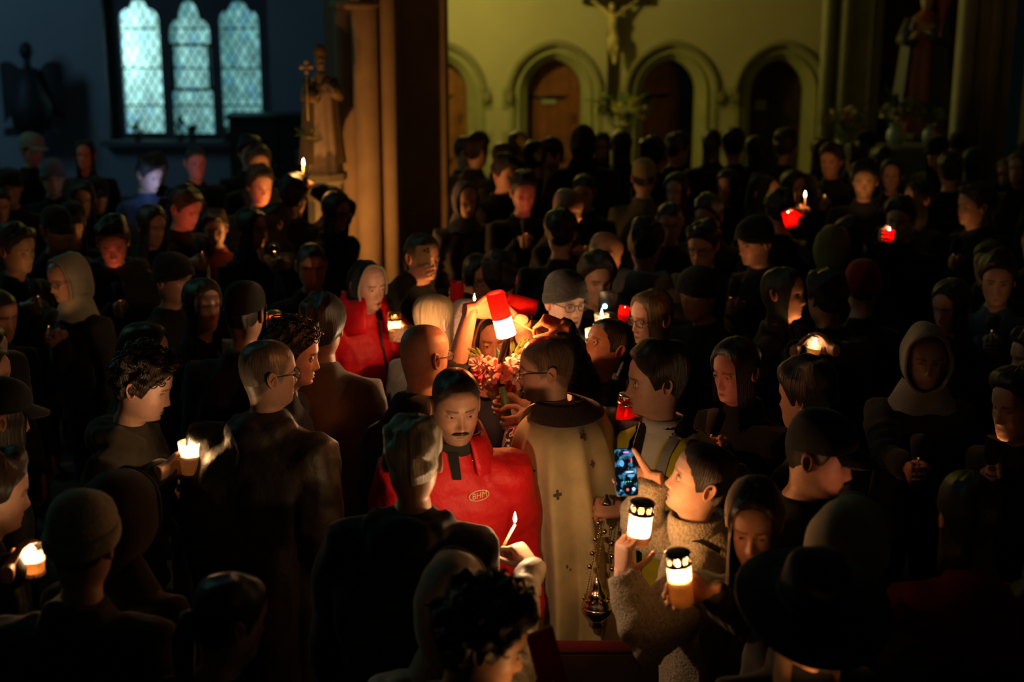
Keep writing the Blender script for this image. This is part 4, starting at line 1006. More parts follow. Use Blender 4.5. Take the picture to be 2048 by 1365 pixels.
def taper(label, base, tip, energy, r=.0042, sc=1.0, color=WARM, group=None, col='wax'):
    base, tip = np.array(base, float), np.array(tip, float); root = empty('taper_candle', base, 0, label, 'candle', group); v = tip-base
    m = MB(); m.tube([(0, 0, 0), v*.5, v], [r, r, r*.9], 10); part('wax', m, col, root)
    m = MB(); m.tube([v, v+np.array((.001, 0, .008))], .0009, 5); part('wick', m, 'wick', root)
    add_flame(root, tuple(v + np.array((0, 0, .012))), energy, sc, color); return root
def shielded(label, c, energy, toward, color=AMBER):  # unseen candle put in only for its glow on a face
    """added taper in an opaque guard: the flame lights the holder's face, the guard hides it from outside"""
    axis = unit(toward); root = empty('added_candle', tuple(c), 0, label, 'candle'); Rm = rot_to(axis)
    m = MB(); m.tube([-axis*.15, -axis*.02], .005, 8); part('wax', m, 'wax', root)
    m = MB(); m.lathe([(.006, -.045), (.024, -.030), (.034, .052), (.036, .052), (.026, -.033), (.006, -.048)], 20, rot=Rm); part('flame_blind', m, 'cloth', root, (.020, .014, .012))
    m = MB(); m.tube([-axis*.022, -axis*.012], .001, 5); part('wick', m, 'wick', root)
    add_flame(root, tuple(-axis*.008), energy, .8, color, .01); return root
def frame_for(axis): return rot_to(unit(axis))
def lantern(label, C, axis, energy, shell='shell_white', lid='black', r=.034, h=.115, sc=1.2, color=WARM, lidon=True, wax=.5, group=None, name='candle_lantern', waxm='wax_white', flame=True):
    """grave-light: plastic cup, wax, flame, perforated lid; C is the centre of the cup"""
    root = empty(name, tuple(C), 0, label, 'lantern' if lidon else 'candle', group); root.rotation_euler = Vector((0, 0, 1)).rotation_difference(Vector(axis)).to_euler()
    m = MB(); m.lathe([(0, -h/2), (r*.86, -h/2), (r*.92, -h/2+.004), (r*.98, -h*.1), (r, h/2-.006), (r*1.04, h/2-.004), (r*1.04, h/2), (r*.97, h/2), (r*.93, -h/2+.008), (0, -h/2+.008)], 28); part('cup', m, shell, root)
    zt = -h/2 + h*wax
    m = MB(); m.lathe([(0, -h/2+.01), (r*.86, -h/2+.01), (r*.9, zt), (r*.7, zt-.003), (0, zt-.005)], 22); part('wax', m, waxm, root)
    m = MB(); m.tube([(0, 0, zt-.005), (.001, 0, zt+.008)], .0012, 5); part('wick', m, 'wick', root)
    if flame: add_flame(root, (0, 0, zt+.012), energy, sc, color)
    if lidon:
        lr = r*1.10; l0 = h/2
        m = MB(); m.lathe([(lr, l0+.028), (lr, l0+.032), (lr*.85, l0+.036), (lr*.5, l0+.038), (0, l0+.0385)], 28); m.lathe([(lr*.97, l0+.027), (0, l0+.03)], 28); lo = part('lid', m, lid, root)
        m = MB(); m.lathe([(lr, l0-.004), (lr*1.01, l0+.006), (lr*.97, l0+.006), (lr*.97, l0-.004), (lr, l0-.004)], 28); part('lid_rim', m, lid, lo)
        for k in range(9):
            a = k*2*math.pi/9; p = MB(); q = [(lr*.985*math.cos(a+da), lr*.985*math.sin(a+da), z) for z, da in ((l0+.005, -.17), (l0+.005, .17), (l0+.017, .06), (l0+.029, .20), (l0+.029, -.20), (l0+.017, -.06))]
            q2 = [(x*.96, y*.96, z) for x, y, z in q]; p.add(q+q2, [(0, 1, 2, 5), (5, 2, 3, 4), (6, 11, 8, 7), (11, 10, 9, 8), (0, 5, 11, 6), (5, 4, 10, 11), (1, 7, 8, 2), (2, 8, 9, 3)]); part('lid_post', p, lid, lo, smooth=False)
    return root
def glasscandle(label, C, energy, r=.036, h=.12, wax=.72, axis=(0, 0, 1), group=None, sc=1.2):
    root = empty('glass_candle', tuple(C), 0, label, 'candle', group); root.rotation_euler = Vector((0, 0, 1)).rotation_difference(Vector(axis)).to_euler()
    m = MB(); m.lathe([(0, -h/2), (r*.85, -h/2), (r*.9, -h/2+.004), (r, h/2-.012), (r*1.05, h/2-.004), (r*1.04, h/2), (r*.97, h/2-.003), (r*.86, -h/2+.010), (0, -h/2+.010)], 28); part('glass', m, 'glass', root)
    zt = -h/2+h*wax; m = MB(); m.lathe([(0, -h/2+.011), (r*.83, -h/2+.011), (r*.92, zt), (r*.8, zt-.002), (0, zt-.004)], 24); part('wax', m, 'wax_white', root)
    m = MB(); m.tube([(0, 0, zt-.005), (.001, 0, zt+.008)], .0012, 5); part('wick', m, 'wick', root)
    add_flame(root, (0, 0, zt+.012), energy, sc); return root
def screen_mat(name, base, spots, strength, scale=60):
    m, nt, out = mat(name); e = N(nt, 'ShaderNodeEmission'); e.inputs[1].default_value = strength
    tc = N(nt, 'ShaderNodeTexCoord'); n1 = N(nt, 'ShaderNodeTexNoise'); setin(n1, Scale=scale, Detail=3.0); nt.links.new(tc.outputs['Object'], n1.inputs['Vector'])
    cr = N(nt, 'ShaderNodeValToRGB'); el = cr.color_ramp.elements; el[0].position = .50; el[0].color = (*base, 1); el[1].position = .72; el[1].color = (*spots, 1)
    nt.links.new(n1.outputs['Fac'], cr.inputs[0]); nt.links.new(cr.outputs[0], e.inputs[0]); nt.links.new(e.outputs[0], out.inputs[0]); return m
MAT['screen_cam'] = screen_mat('screen_camera_view', (.002, .004, .008), (.10, .45, .75), 1.0, 45)
MAT['screen_blue'] = screen_mat('screen_blue', (.25, .5, .95), (.6, .8, 1.0), 4.0, 20)
for nm, c in (('ui_pink', (.8, .3, .9)), ('ui_red', (.9, .15, .12)), ('ui_white', (.75, .85, 1)), ('ui_green', (.2, .8, .5)), ('ui_blue', (.15, .5, .9))): MAT[nm] = emission(nm, c, 1.0)
def phone(label, C, nrm, up, body=(.012, .012, .014), screen=None, w=.074, h=.152, ui=False, cams=0, group=None, light=0, lc=(.4, .6, 1)):
    """nrm: direction the screen faces"""
    nrm = unit(nrm); up = np.asarray(up, float); up = unit(up - nrm*np.dot(up, nrm)); x = np.cross(up, nrm)
    M = np.column_stack([x, -nrm, up])       # local -Y is the screen side
    root = empty('phone', tuple(C), 0, label, 'phone', group); root.rotation_euler = Matrix(M.tolist()).to_euler()
    a = np.linspace(0, 2*math.pi, 33)[:-1]; rr = np.stack([(w/2)*np.sign(np.cos(a))*np.abs(np.cos(a))**.25, (h/2)*np.sign(np.sin(a))*np.abs(np.sin(a))**.13], -1)
    m = MB(); m.loft([np.stack([rr[:, 0]*k, np.full(32, y), rr[:, 1]*(1-(1-k)*w/h)], -1) for y, k in ((-.004, .96), (-.0035, 1), (.0035, 1), (.004, .96))][::-1]); part('body', m, 'plastic', root, body)
    if screen:
        m = MB(); m.add([(q[0]*.93, -.0044, q[1]*.965) for q in rr], [tuple(range(32))]); part('screen', m, screen, root, smooth=False)
    if ui:
        def dot(x_, z_, sx, sz, mt):
            m = MB(); aa = np.arange(12)*math.pi/6; m.add([(x_+sx*math.cos(t), -.0048, z_+sz*math.sin(t)) for t in aa], [tuple(range(12))]); part('screen_icon', m, mt, root, smooth=False)
        dot(.004, .062, .010, .0035, 'ui_pink')
        for k in range(4): dot(-.010+.008*k, -.030, .0022, .0022, 'ui_green')
        dot(-.020, -.056, .003, .003, 'ui_blue'); dot(.002, -.055, .005, .005, 'ui_red'); dot(.022, -.054, .006, .006, 'ui_white')
        dot(-.012, .028, .008, .010, 'ui_blue'); dot(.020, .035, .003, .010, 'ui_red'); dot(.012, .0, .014, .003, 'ui_white'); dot(.016, -.012, .012, .005, 'ui_blue')
    if cams:
        m = MB(); m.box((-.018, .0052, .052), (.032, .003, .034)); cm = part('camera_bump', m, 'plastic', root, body, smooth=False)
        for dx, dz in ((-.008, .008), (-.008, -.008), (.008, 0)):
            m = MB(); m.lathe([(.0062, 0), (.0062, .002), (.005, .0024), (0, .0024)], 12, rot=rotx(-math.pi/2), c=(-.018+dx, .0066, .052+dz)); part('camera_lens', m, 'black', cm)
    if light:
        d = bpy.data.lights.new('screen_light', 'AREA'); d.energy = light; d.color = lc; d.size = .06; d.spread = math.radians(110); o = bpy.data.objects.new('screen_light', d); COL.objects.link(o); o.parent = root; o.location = (0, -.008, 0); o.rotation_euler = (math.pi/2, 0, 0)
        o.rotation_euler = Vector((0, -1, 0)).to_track_quat('-Z', 'Z').to_euler()
    return root
def bvh_of(V, F): return BVHTree.FromPolygons([Vector(v) for v in V], F)
def on_surface(info, px, py, lift=.004):
    """point of a person's coat seen at a pixel, in the person's own frame, with its normal"""
    if 'bvh' not in info: info['bvh'] = bvh_of(*info['jac'])
    o = Vector(info['toL'](CAM)); d = Vector(info['toLv'](ray(px, py))).normalized(); h = info['bvh'].ray_cast(o, d)
    if h[0] is None: return None, None
    n = h[1] if h[1].dot(d) < 0 else -h[1]
    return np.array(h[0] + n*lift), np.array(n)
def decal(info, poly, name, material, color=None, lift=.005, sub=8, parent=None):
    """cloth patch following the coat: outline given as two rails of pixels"""
    (A, B) = poly; g = []
    for t in np.linspace(0, 1, sub):
        row = []
        for u in np.linspace(0, 1, 5):
            a = np.array([np.interp(t, np.linspace(0, 1, len(A)), [p[k] for p in A]) for k in (0, 1)]); b = np.array([np.interp(t, np.linspace(0, 1, len(B)), [p[k] for p in B]) for k in (0, 1)])
            q, n = on_surface(info, *(a*(1-u)+b*u), lift)
            if q is None: q = row[-1] if row else (g[-1][len(row)] if g else None)
            if q is None: return None
            row.append(q)
        g.append(row)
    m = MB(); m.add(np.array(g).reshape(-1, 3), gridf(sub, 5, False)); return part(name, m, material, parent or info['root'], color)
# ------------------------------------------------------------------ the people around the light
V3 = lambda *a: np.array(a, float)
def W(px, py, y): return np.array(at_y(px, py, y))
def fwd(yaw): a = math.radians(yaw); return V3(math.sin(a), -math.cos(a), 0)
UP = V3(0, 0, 1)
BLK = (.010, .011, .013)
PROT = []          # picture regions that must stay open: x0, y0, x1, y1, distance
POS = []; LABELS = []
def P(label, px, py, zh, yaw, cand=None, **k):
    if cand:
        kind, cl_, cx, cy, cY, en, sd = cand; c = W(cx, cy, cY)
        if kind == 'taper': taper(cl_, c - UP*.13, c, en, sc=.9, color=AMBER if cY > 9 else WARM)
        elif kind == 'redcup': shielded(cl_, c, en, unit(np.array(at_z(px, py, zh)) + fwd(yaw)*.05 - c), (1.0, .14, .07))  # added taper, its light tinted red for the face
        elif kind == 'cup': hw_ = np.array(at_z(px, py, zh)); shielded(cl_, c, en, unit(hw_ + fwd(yaw)*.05 - c))
        elif kind == 'red': lantern(cl_, c, (0, 0, 1), en, shell='shell_red', lidon=False, name='red_lantern', wax=.3, color=(1, .3, .12))
        g_ = np.array((math.cos(math.radians(yaw)), math.sin(math.radians(yaw)), 0))*(1 if sd == 'L' else -1)
        k['arms'] = list(k.get('arms', ())) + [dict(side=sd, hand=grip(c - UP*(.10 if kind in ('taper', 'cup', 'redcup') else 0), UP, g_, sd == 'R', .006 if kind != 'red' else .035, 'fist' if kind != 'red' else 'grip', .95))]
    best = None
    for dz in sorted(np.linspace(-.10, .10, 21), key=abs) if not (k.get('arms') or k.get('lod') == 2) else (0,):
        p = at_z(px, py, zh+dz); d = min([math.hypot(p.x-a, p.y-b) for a, b in POS] or [9])
        if best is None or d > best[0]+.02: best = (d, zh+dz)
        if d > .40: best = (d, zh+dz); break
    zh = best[1]
    i = person(label, px, py, zh, yaw, **k); LABELS.append((label, px, py, float(at_z(px, py, zh).y))); POS.append((i['loc'][0], i['loc'][1])); y = float(at_z(px, py, zh).y); sc = FPX/(y*1.03)*.13
    PROT.append((px-sc*.75, py-sc*.9, px+sc*.75, py+sc*.9, y)); return i
def keep(x0, y0, x1, y1, y): PROT.append((x0, y0, x1, y1, y+.3))

# woman in the red coat with a black headscarf and a lantern
lanc = W(789, 660, 6.62)
lantern('white lantern with gold lid held by the woman in the red coat', lanc, (0, 0, 1), 1.6, lid='gold', r=.030, h=.105)
h = grip(lanc - UP*.02, (0, 0, 1), (.75, -.25, 0), False, .031, 'grip', .9)
ic = P('woman in bright red winter coat and black headscarf holding a gold-lidded lantern', 738, 572, 1.56, 28, hy=8, hp=6, skin='fair', fem=True, hair='none', coat=(.68, .005, .014), cmat='nylon', puff=.5, bulk=1.12, lod=2,
  hat='scarf', hatc=(.012, .010, .012), scarfc=(.30, .27, .24), drape=False, arms=[dict(side='L', hand=h, hint=(.6, .2, -1), hero=1)], hood=1.15, brow=(.06, .035, .02), hemz=.5)
keep(680, 520, 820, 760, 6.5)
m = MB(); nbz = ic['nb']
zp = [on_surface(ic, x, y, .004)[0] for x, y in ((754, 625), (758, 650), (764, 690), (770, 720), (776, 750), (782, 780))]
zp = [q for q in zp if q is not None]
if len(zp) > 2: m.tube(zp, .008, 6); part('zip', m, 'black', ic['root'])
gg = []; m = MB()
for k, (z, r) in enumerate(((.10, .105), (.11, .112), (.06, .122), (.0, .14), (-.05, .15))):
    a2 = np.linspace(math.radians(-72), math.radians(252), 40); gg.append(np.stack([r*np.cos(a2), ic['nb'][1]+.012+r*.95*np.sin(a2), ic['nb'][2]+z+.012*np.sin(a2*3)], -1))
m.add(np.array(gg).reshape(-1, 3), gridf(5, 40, False)); c_ = part('collar', m, 'nylon', ic['root'], (.68, .005, .014)); c_.modifiers.new('t', 'SOLIDIFY').thickness = .016
# woman filming with a phone
pc = W(847, 522, 6.98); f = fwd(38)
phone('gold-backed phone held up before the face of the woman by the pillar', pc, -V3(-.2, -1, .15)*1.0, (-.05, 0, 1), body=(.55, .36, .18), cams=1, screen='screen_cam')
h = grip(pc - UP*.055 + V3(.0, -.0, 0), (-.3, 0, 1), (-.25, -.9, -.1), True, .012, 'wide', .92)
P('woman with swept-back hair filming with a phone beside the pillar', 846, 514, 1.64, 30, cand=('cup', 'shielded taper before the filming woman', 872, 632, 6.9, 3.2, 'L'), hy=14, hp=4, skin='rosy', fem=True, hair='pony', hcol=(.10, .065, .04), coat=BLK, lod=2, arms=[dict(side='R', hand=h, hint=(-.8, .1, -1), hero=1)], brow=(.05, .03, .02))
keep(800, 470, 890, 640, 6.9)
# hand with red cup
cc = W(914, 590, 6.62); lantern('tall red plastic cup held up between the filming woman and the thin white taper', cc, (0, 0, 1), 0, shell='shell_red', lidon=False, r=.034, h=.125, name='red_cup', flame=False, waxm='wax_white')
h = grip(cc, (0, 0, 1), (-.35, .9, 0), True, .034, 'grip', .9)
P('short person hidden behind the fair-haired girl holding up a red cup', 906, 676, 1.32, 8, hp=8, coat=(.008, .008, .009), arms=[dict(side='R', hand=h, hero=1)], skin='tan', hair='none', hat='hoodup', hatc=(.008, .008, .009))
keep(895, 570, 935, 615, 6.7)
# woman in glasses behind the dark-haired man
P('woman in glasses half hidden behind the dark-haired man with pale collar', 958, 556, 1.48, 25, hp=8, skin='rosy', fem=True, hair='long', hcol=(.02, .015, .012), glasses=(.02, .02, .02), coat=BLK)
P('dark-haired man with pale collar seen from behind near the raised candle', 1000, 556, 1.60, 165, hy=20, hp=4, skin='rosy', hair='short', hcol=(.012, .009, .007), coat=(.40, .32, .22), hood=.9)
# fair-haired girl
P('girl with long fair hair seen from behind next to the pink hood', 868, 642, 1.50, 150, hp=6, fem=True, hair='long', hcol=(.50, .33, .17), hlen=.30, coat=(.05, .04, .04), lod=2, skin='fair', cand=('taper', 'taper hidden before the fair-haired girl', 858, 712, 6.0, 8.0, 'R'))  # unseen taper added to light the red coat from lower right
keep(820, 600, 940, 690, 6.2)
# child in a pink fluffy hood with a thin candle
P('child in a pale pink fluffy hood beside the fair-haired girl', 943, 652, 1.40, 130, hp=10, tightk=.95, hs=.92, fem=True, skin='fair', hair='none', hat='fluffy', hatc=(.56, .37, .33), hatmat='fleece', coat=(.55, .36, .34), cmat='fleece')
tb_, tt_ = W(953, 648, 5.95), W(949, 606, 5.95)
taper('thin white taper burning above the pink fluffy hood', tb_, tt_, 3.2, .0035, .8, col='wax_white')
keep(925, 590, 1000, 690, 5.9)
# bald man with glasses, right arm raised to the central candle
candC = W(1004, 638, 5.15)
h = grip(W(990, 628, 5.28), (.15, -.1, 1), (-.50, .80, 0), False, .038, 'wide', 1.0)
bald = P('bald man in glasses and black coat raising a bare forearm to the candle', 850, 712, 1.68, 148, hy=-8, hp=6, skin='light', hair='bald', hcol=(.10, .08, .07), glasses=(.012, .012, .012), coat=BLK, lod=2,
  arms=[dict(side='L', hand=h, hint=(-.3, -.2, -1), hero=1, sleeve=.2, S=W(846, 868, 5.36))], bulk=1.05)
# ---- the central candle: white cup under a red sleeve, on a wooden stick rising from the bouquet
ax = unit(V3(.28, 0, 1)) ; ax = unit(V3(-.26, -.05, 1.0))
cu_ = empty('candle_cup', tuple(candC - ax*.03), 0, 'white glowing cup held over the candle flame at the centre of the crowd', 'candle cup')
m = MB(); m.lathe([(.036, -.038), (.0375, -.036), (.035, .036), (.033, .038), (.0335, .03), (.0355, -.036), (.036, -.038)], 28, rot=rot_to(ax)); part('cup', m, 'shell_white', cu_)
cs = empty('red_lantern', tuple(candC + ax*.055), 0, 'red plastic lantern tipped over the top of the glowing candle cup', 'lantern'); m = MB(); m.lathe([(.036, -.05), (.037, -.045), (.035, .045), (.030, .05), (.028, .048), (.033, .04), (.034, -.048), (.036, -.05)], 26, rot=rot_to(ax)); part('cup', m, 'shell_red', cs)
stk = empty('candle_stick', tuple(W(1003, 760, 5.24)), 0, 'dark wooden stick carrying the candle up from the bouquet', 'stick'); m = MB(); b0 = np.array(stk.location); m.tube([V3(0, 0, -.05), W(1001, 720, 5.25)-b0, candC-ax*.07-b0], .011, 10); part('stick', m, 'wood', stk, (.05, .018, .01)); m = MB(); m.lathe([(.012, 0), (.024, .004), (.026, .012), (.012, .014)], 16, c=tuple(candC-ax*.078-b0), rot=rot_to(ax)); part('drip_pan', m, 'gold', stk); fo_ = candC-ax*.050-b0; m = MB(); m.tube([candC-ax*.074-b0, fo_-V3(0, 0, .004)], .008, 10); part('wax', m, 'wax_white', stk); add_flame(stk, tuple(fo_), 26.0, 1.2, (1.0, .44, .19), .02)
# second red lantern held level by a beige sleeve
rc = W(1044, 610, 5.40); rax = unit(V3(-1, .05, .22))
lantern('red lantern held on its side next to the glowing candle cup', rc, rax, 0, shell='shell_red', lidon=False, r=.034, h=.12, name='red_lantern', flame=False)
h = grip(rc + rax*-.01, rax*1.0, (.1, -.2, -1), False, .036, 'grip', 1.0)
P('person in a pinkish beige coat with arm raised behind the priest', 1106, 716, 1.42, -165, hp=2, skin='fair', fem=True, hair='short', hcol=(.05, .03, .02), coat=(.52, .30, .22), arms=[dict(side='L', hand=h, hint=(.3, .6, -1), hero=1, S=W(1104, 800, 5.66))], lod=1)
# ---- woman behind the bouquet
P('woman in rose headscarf whose face shows behind the bouquet', 984, 680, 1.60, 8, hy=0, hp=6, skin='rosy', fem=True, hair='long', hcol=(.05, .025, .015), hlen=.2, hat='scarf', hatc=(.48, .20, .16), coat=(.05, .05, .07), lod=2, brow=(.03, .015, .01))
keep(930, 650, 1050, 800, 5.2)
# ---- bouquet
bq = W(1000, 742, 5.18); root = empty('bouquet', tuple(W(1022, 850, 5.12)), 0, 'bouquet of roses and leaves in a lace wrap held below the candle', 'bouquet'); b0 = np.array(root.location)
RC = [(.75, .28, .16), (.62, .05, .05), (.80, .40, .26), (.72, .18, .12), (.82, .50, .34), (.70, .45, .40)]
rs = np.random.RandomState(5)
spots = [(978, 718), (962, 735), (985, 745), (1005, 738), (1022, 722), (1028, 742), (998, 762), (1012, 758), (970, 758), (1018, 770), (1032, 712), (955, 718), (990, 724), (1036, 728), (1008, 776)]
for k, (x, y) in enumerate([(a_, b_+9) for a_, b_ in spots]):
    p = W(x, y, 5.30 - .07*math.exp(-((x-1000)/30)**2-((y-745)/25)**2)) - b0; d = unit(V3((x-1000)*.012, -.9, (750-y)*.014+.35)); q = Vector((0, 0, 1)).rotation_difference(Vector(d)).to_euler()
    put('rose', ROSES[k % 3], root, tuple(p), q, rs.uniform(.80, 1.20), RC[k % 6])
for k in range(34):
    x, y = rs.uniform(950, 1045), rs.uniform(722, 800); t = (x-1000)/45
    p = W(x, y, 5.32) - b0; put('leaf', LEAF_L if k % 3 else LEAF, root, tuple(p), (rs.uniform(-.5, .5)-.1, t*.7+rs.uniform(-.3, .3), rs.uniform(-1, 1)), rs.uniform(.35, .7), (.10, .20, .03) if k % 2 else (.05, .12, .03))
for k, (x, y) in enumerate(((1034, 704), (1040, 698), (958, 716), (948, 718), (1028, 712), (1044, 712))):
    p = W(x, y, 5.30)-b0
    for j in range(4): put('leaf', LEAF_L, root, tuple(p + V3(rs.uniform(-.01, .01), 0, rs.uniform(-.02, .02))), (rs.uniform(-.3, .3), (x-1000)*.012+rs.uniform(-.35, .35), 0), rs.uniform(.28, .42), (.26, .30, .05))
m = MB(); m.loft([np.stack([V3(0, 0, 0)[0] + c_[0]-b0[0] + r_*np.cos(np.arange(24)*math.pi/12)*(1+.12*np.sin(np.arange(24)*math.pi/12*6+i)), c_[1]-b0[1] + r_*np.sin(np.arange(24)*math.pi/12), np.full(24, c_[2]-b0[2])], -1) for i, (c_, r_) in enumerate(((W(1006, 785, 5.29), .062), (W(1010, 800, 5.27), .050), (W(1014, 820, 5.22), .034), (W(1020, 845, 5.13), .022), (W(1026, 872, 5.12), .022)))], (False, True)); part('lace_wrap', m, 'knit', root, (.62, .50, .46))
m = MB(); m.tube([W(1004, 775, 5.2)-b0, W(1020, 850, 5.13)-b0, W(1028, 885, 5.11)-b0], .014, 10); part('stem', m, 'leaf', root, (.06, .14, .04))
keep(940, 680, 1060, 900, 5.0)
# ---- priest
hb_ = W(1022, 848, 5.12); h1 = grip(hb_, (-.2, 0, 1), (.75, -.45, 0), False, .022, 'grip', 1.0); h2 = grip(W(1005, 822, 5.2), (-.1, 0, 1), (.2, .9, 0), True, .03, 'grip', 1.0)
pr = P('bearded priest in a cream cope with dark embroidered collar holding the bouquet', 1093, 738, 1.67, -96, hy=0, hp=6, skin='light', hair='buzz', hcol=(.15, .09, .055), beard=1.0, brow=(.045, .022, .012), glasses=(.012, .012, .014), coat=(.60, .52, .36), lod=2, nose=1.15, bulk=.84,
  arms=[dict(side='L', hand=h1, hint=(-.3, .5, -1), hero=1), dict(side='R', hand=h2, hint=(.2, .4, -1), hero=1)], lower=(.02, .02, .02))
nb, s = pr['nb'], pr['s']; a = np.linspace(math.radians(-248), math.radians(68), 90)    # opening at the front (-Y is -90 deg)
a = np.linspace(math.radians(-68), math.radians(248), 110); g = []
fold = lambda a, k: (1-2*np.abs(np.sin(a*5.5+.4+k*.05))**.6)*1.1 + np.sin(a*13+1.7+k*.1)*.22 + np.sin(a*5+2.2)*.35
lv = [(nb[2]+.035, .085, .085, 0), (nb[2]+.03, .14, .115, .003), (nb[2]+.012, .21, .150, .004), (nb[2]-.03, .27, .180, .005), (nb[2]-.11, .30, .200, .007), (nb[2]-.25, .31, .220, .012), (nb[2]-.42, .285, .225, .018), (nb[2]-.62, .295, .24, .024), (nb[2]-.85, .31, .255, .030), (nb[2]-1.1, .33, .27, .036), (.10, .35, .285, .042)]
for k, (z, rx, ry, am) in enumerate(lv):
    rr = 1 + am*6.2*fold(a, k); cy = nb[1]*np.clip((z-.9)/.55, 0, 1)+.02
    g.append(np.stack([rx*np.cos(a)*rr, cy + ry*np.sin(a)*rr, np.full_like(a, z)], -1))
g = np.array(g); cm = MB(); cm.add(g.reshape(-1, 3), gridf(len(g), 110, False)); cope = part('cope', cm, 'cloth', pr['root'], (.58, .48, .27)); sm_ = cope.modifiers.new('thickness', 'SOLIDIFY'); sm_.thickness = .006; sd_ = cope.modifiers.new('smooth', 'SUBSURF'); sd_.levels = 1; sd_.render_levels = 1
pr['jac'] = (g.reshape(-1, 3), gridf(len(g), 110, False)); pr.pop('bvh', None)
# dark embroidered shoulder collar of the cope
m = MB(); a2 = np.linspace(math.radians(-60), math.radians(240), 60); gg = []
for z, rx, ry, dy in ((nb[2]+.068, .080, .082, .0), (nb[2]+.060, .098, .10, .0), (nb[2]+.046, .125, .115, .01), (nb[2]+.036, .155, .130, .012), (nb[2]+.022, .19, .145, .014)):
    gg.append(np.stack([rx*np.cos(a2), nb[1]+dy+.01+ry*np.sin(a2), np.full_like(a2, z)], -1))
m.add(np.array(gg).reshape(-1, 3), gridf(5, 60, False)); co_ = part('embroidered_collar', m, 'knit', pr['root'], (.035, .012, .014)); co_.modifiers.new('t', 'SOLIDIFY').thickness = .006
m = MB(); m.lathe([(.068, nb[2]+.03), (.066, nb[2]+.075), (.062, nb[2]+.075), (.062, nb[2]+.03)], 24, (0, nb[1]-.005, 0)); part('clerical_collar', m, 'cloth', pr['root'], (.7, .68, .62))
def cross_patch(px, py, sz, nm='cross_emblem'):
    c0, n0 = on_surface(pr, px, py, .006)
    if c0 is None: return
    u = unit(np.cross(UP, n0)); v = np.cross(n0, u); m = MB()
    for x0, x1, y0, y1 in ((-.34, .34, -1, 1), (-1, -.34, -.34, .34), (.34, 1, -.34, .34)):
        m.add([c0 + sz*(x_*u + y_*v) + n0*.001 for x_, y_ in ((x0, y0), (x1, y0), (x1, y1), (x0, y1))], [(0, 1, 2, 3)])
    for x_, y_ in ((0, .8), (0, -.8), (.8, 0), (-.8, 0)): m.lathe([(sz*.30, 0), (sz*.2, .002), (0, .002)], 10, c=tuple(c0+sz*(x_*u+y_*v)), rot=rot_to(n0))
    part(nm, m, 'knit', pr['root'], (.10, .075, .05), smooth=False)
for q in ((1163, 876, .016), (1182, 929, .013), (1113, 990, .017), (1073, 1093, .018), (1137, 1130, .022), (1065, 940, .014)): cross_patch(*q)
# embroidered cuffs (maniple) on the forearms, brocade stole inside the cope
S_, E_, W_ = [np.array(v) for v in (pr['toL'](h1['o']) - pr['toLv'](h1['y'])*.0, None, None)][:1] + [None, None] if False else (None, None, None)
m = MB(); wl_ = W(1035, 862, 5.10); el_ = W(1032, 935, 5.0); m.tube([pr['toL'](wl_ + (el_-wl_)*t) for t in (0, .15, .5, .85, 1)], (.046, .052, .058, .064, .066), 20, cap=False); part('embroidered_cuff', m, 'cuff', pr['root'])
keep(1045, 680, 1200, 1240, 4.75)
# ---- man in the red jacket
rj = P('man with moustache in a bright red work jacket with round chest badge', 912, 812, 1.66, 8, hy=6, hp=10, skin='tan', hair='buzz', hcol=(.04, .024, .016), beard=.45, brow=(.02, .012, .008), coat=(.62, .012, .016), cmat='nylon', lod=2, bulk=1.12, wide=1.05, puff=.45, nose=1.1, hemz=.62, lean=.03,
  arms=[dict(side='L', kind='down')], tw=.86)
hs_ = rj['hs']; HHr = rj['HH']
m = MB(); t = np.linspace(-1, 1, 15); m.tube(HHr(np.stack([.031*t, -.098+.030*t**2*.9, -.0555-.011*np.abs(t)**1.6], -1)*hs_), .0058*(1-.55*np.abs(t)**2)+.001, 8); part('moustache', m, 'hair', rj['root'], (.02, .012, .008))
m = MB()
gg = []
for k, (z, r) in enumerate(((.075, .088), (.085, .094), (.05, .105), (.0, .125), (-.04, .14))):
    a2 = np.linspace(math.radians(-62), math.radians(242), 40); gg.append(np.stack([r*np.cos(a2), rj['nb'][1]+.01+r*.92*np.sin(a2), rj['nb'][2]+z+.012*np.sin(a2*2)], -1))
m.add(np.array(gg).reshape(-1, 3), gridf(5, 40, False)); c_ = part('collar', m, 'nylon', rj['root'], (.62, .012, .016)); c_.modifiers.new('t', 'SOLIDIFY').thickness = .010
m = MB(); m.lathe([(.066, rj['nb'][2]-.01), (.074, rj['nb'][2]+.05), (.078, rj['nb'][2]+.06), (.070, rj['nb'][2]+.06), (.062, rj['nb'][2]-.01)], 24, (0, rj['nb'][1]-.008, 0)); part('inner_collar', m, 'cloth', rj['root'], (.02, .022, .02))
for A, B in ((((895, 905), (905, 960)), ((915, 905), (922, 960))),): decal(rj, (A, B), 'zip_placket', 'cloth', (.012, .012, .012), .008)
for x, y in ((946, 921), (978, 928)):
    q, n = on_surface(rj, x, y, .002)
    if q is not None: m = MB(); m.lathe([(.007, 0), (.0065, .004), (.003, .005), (0, .005)], 12, c=tuple(q), rot=rot_to(n)); part('snap_button', m, 'gold', rj['root'])
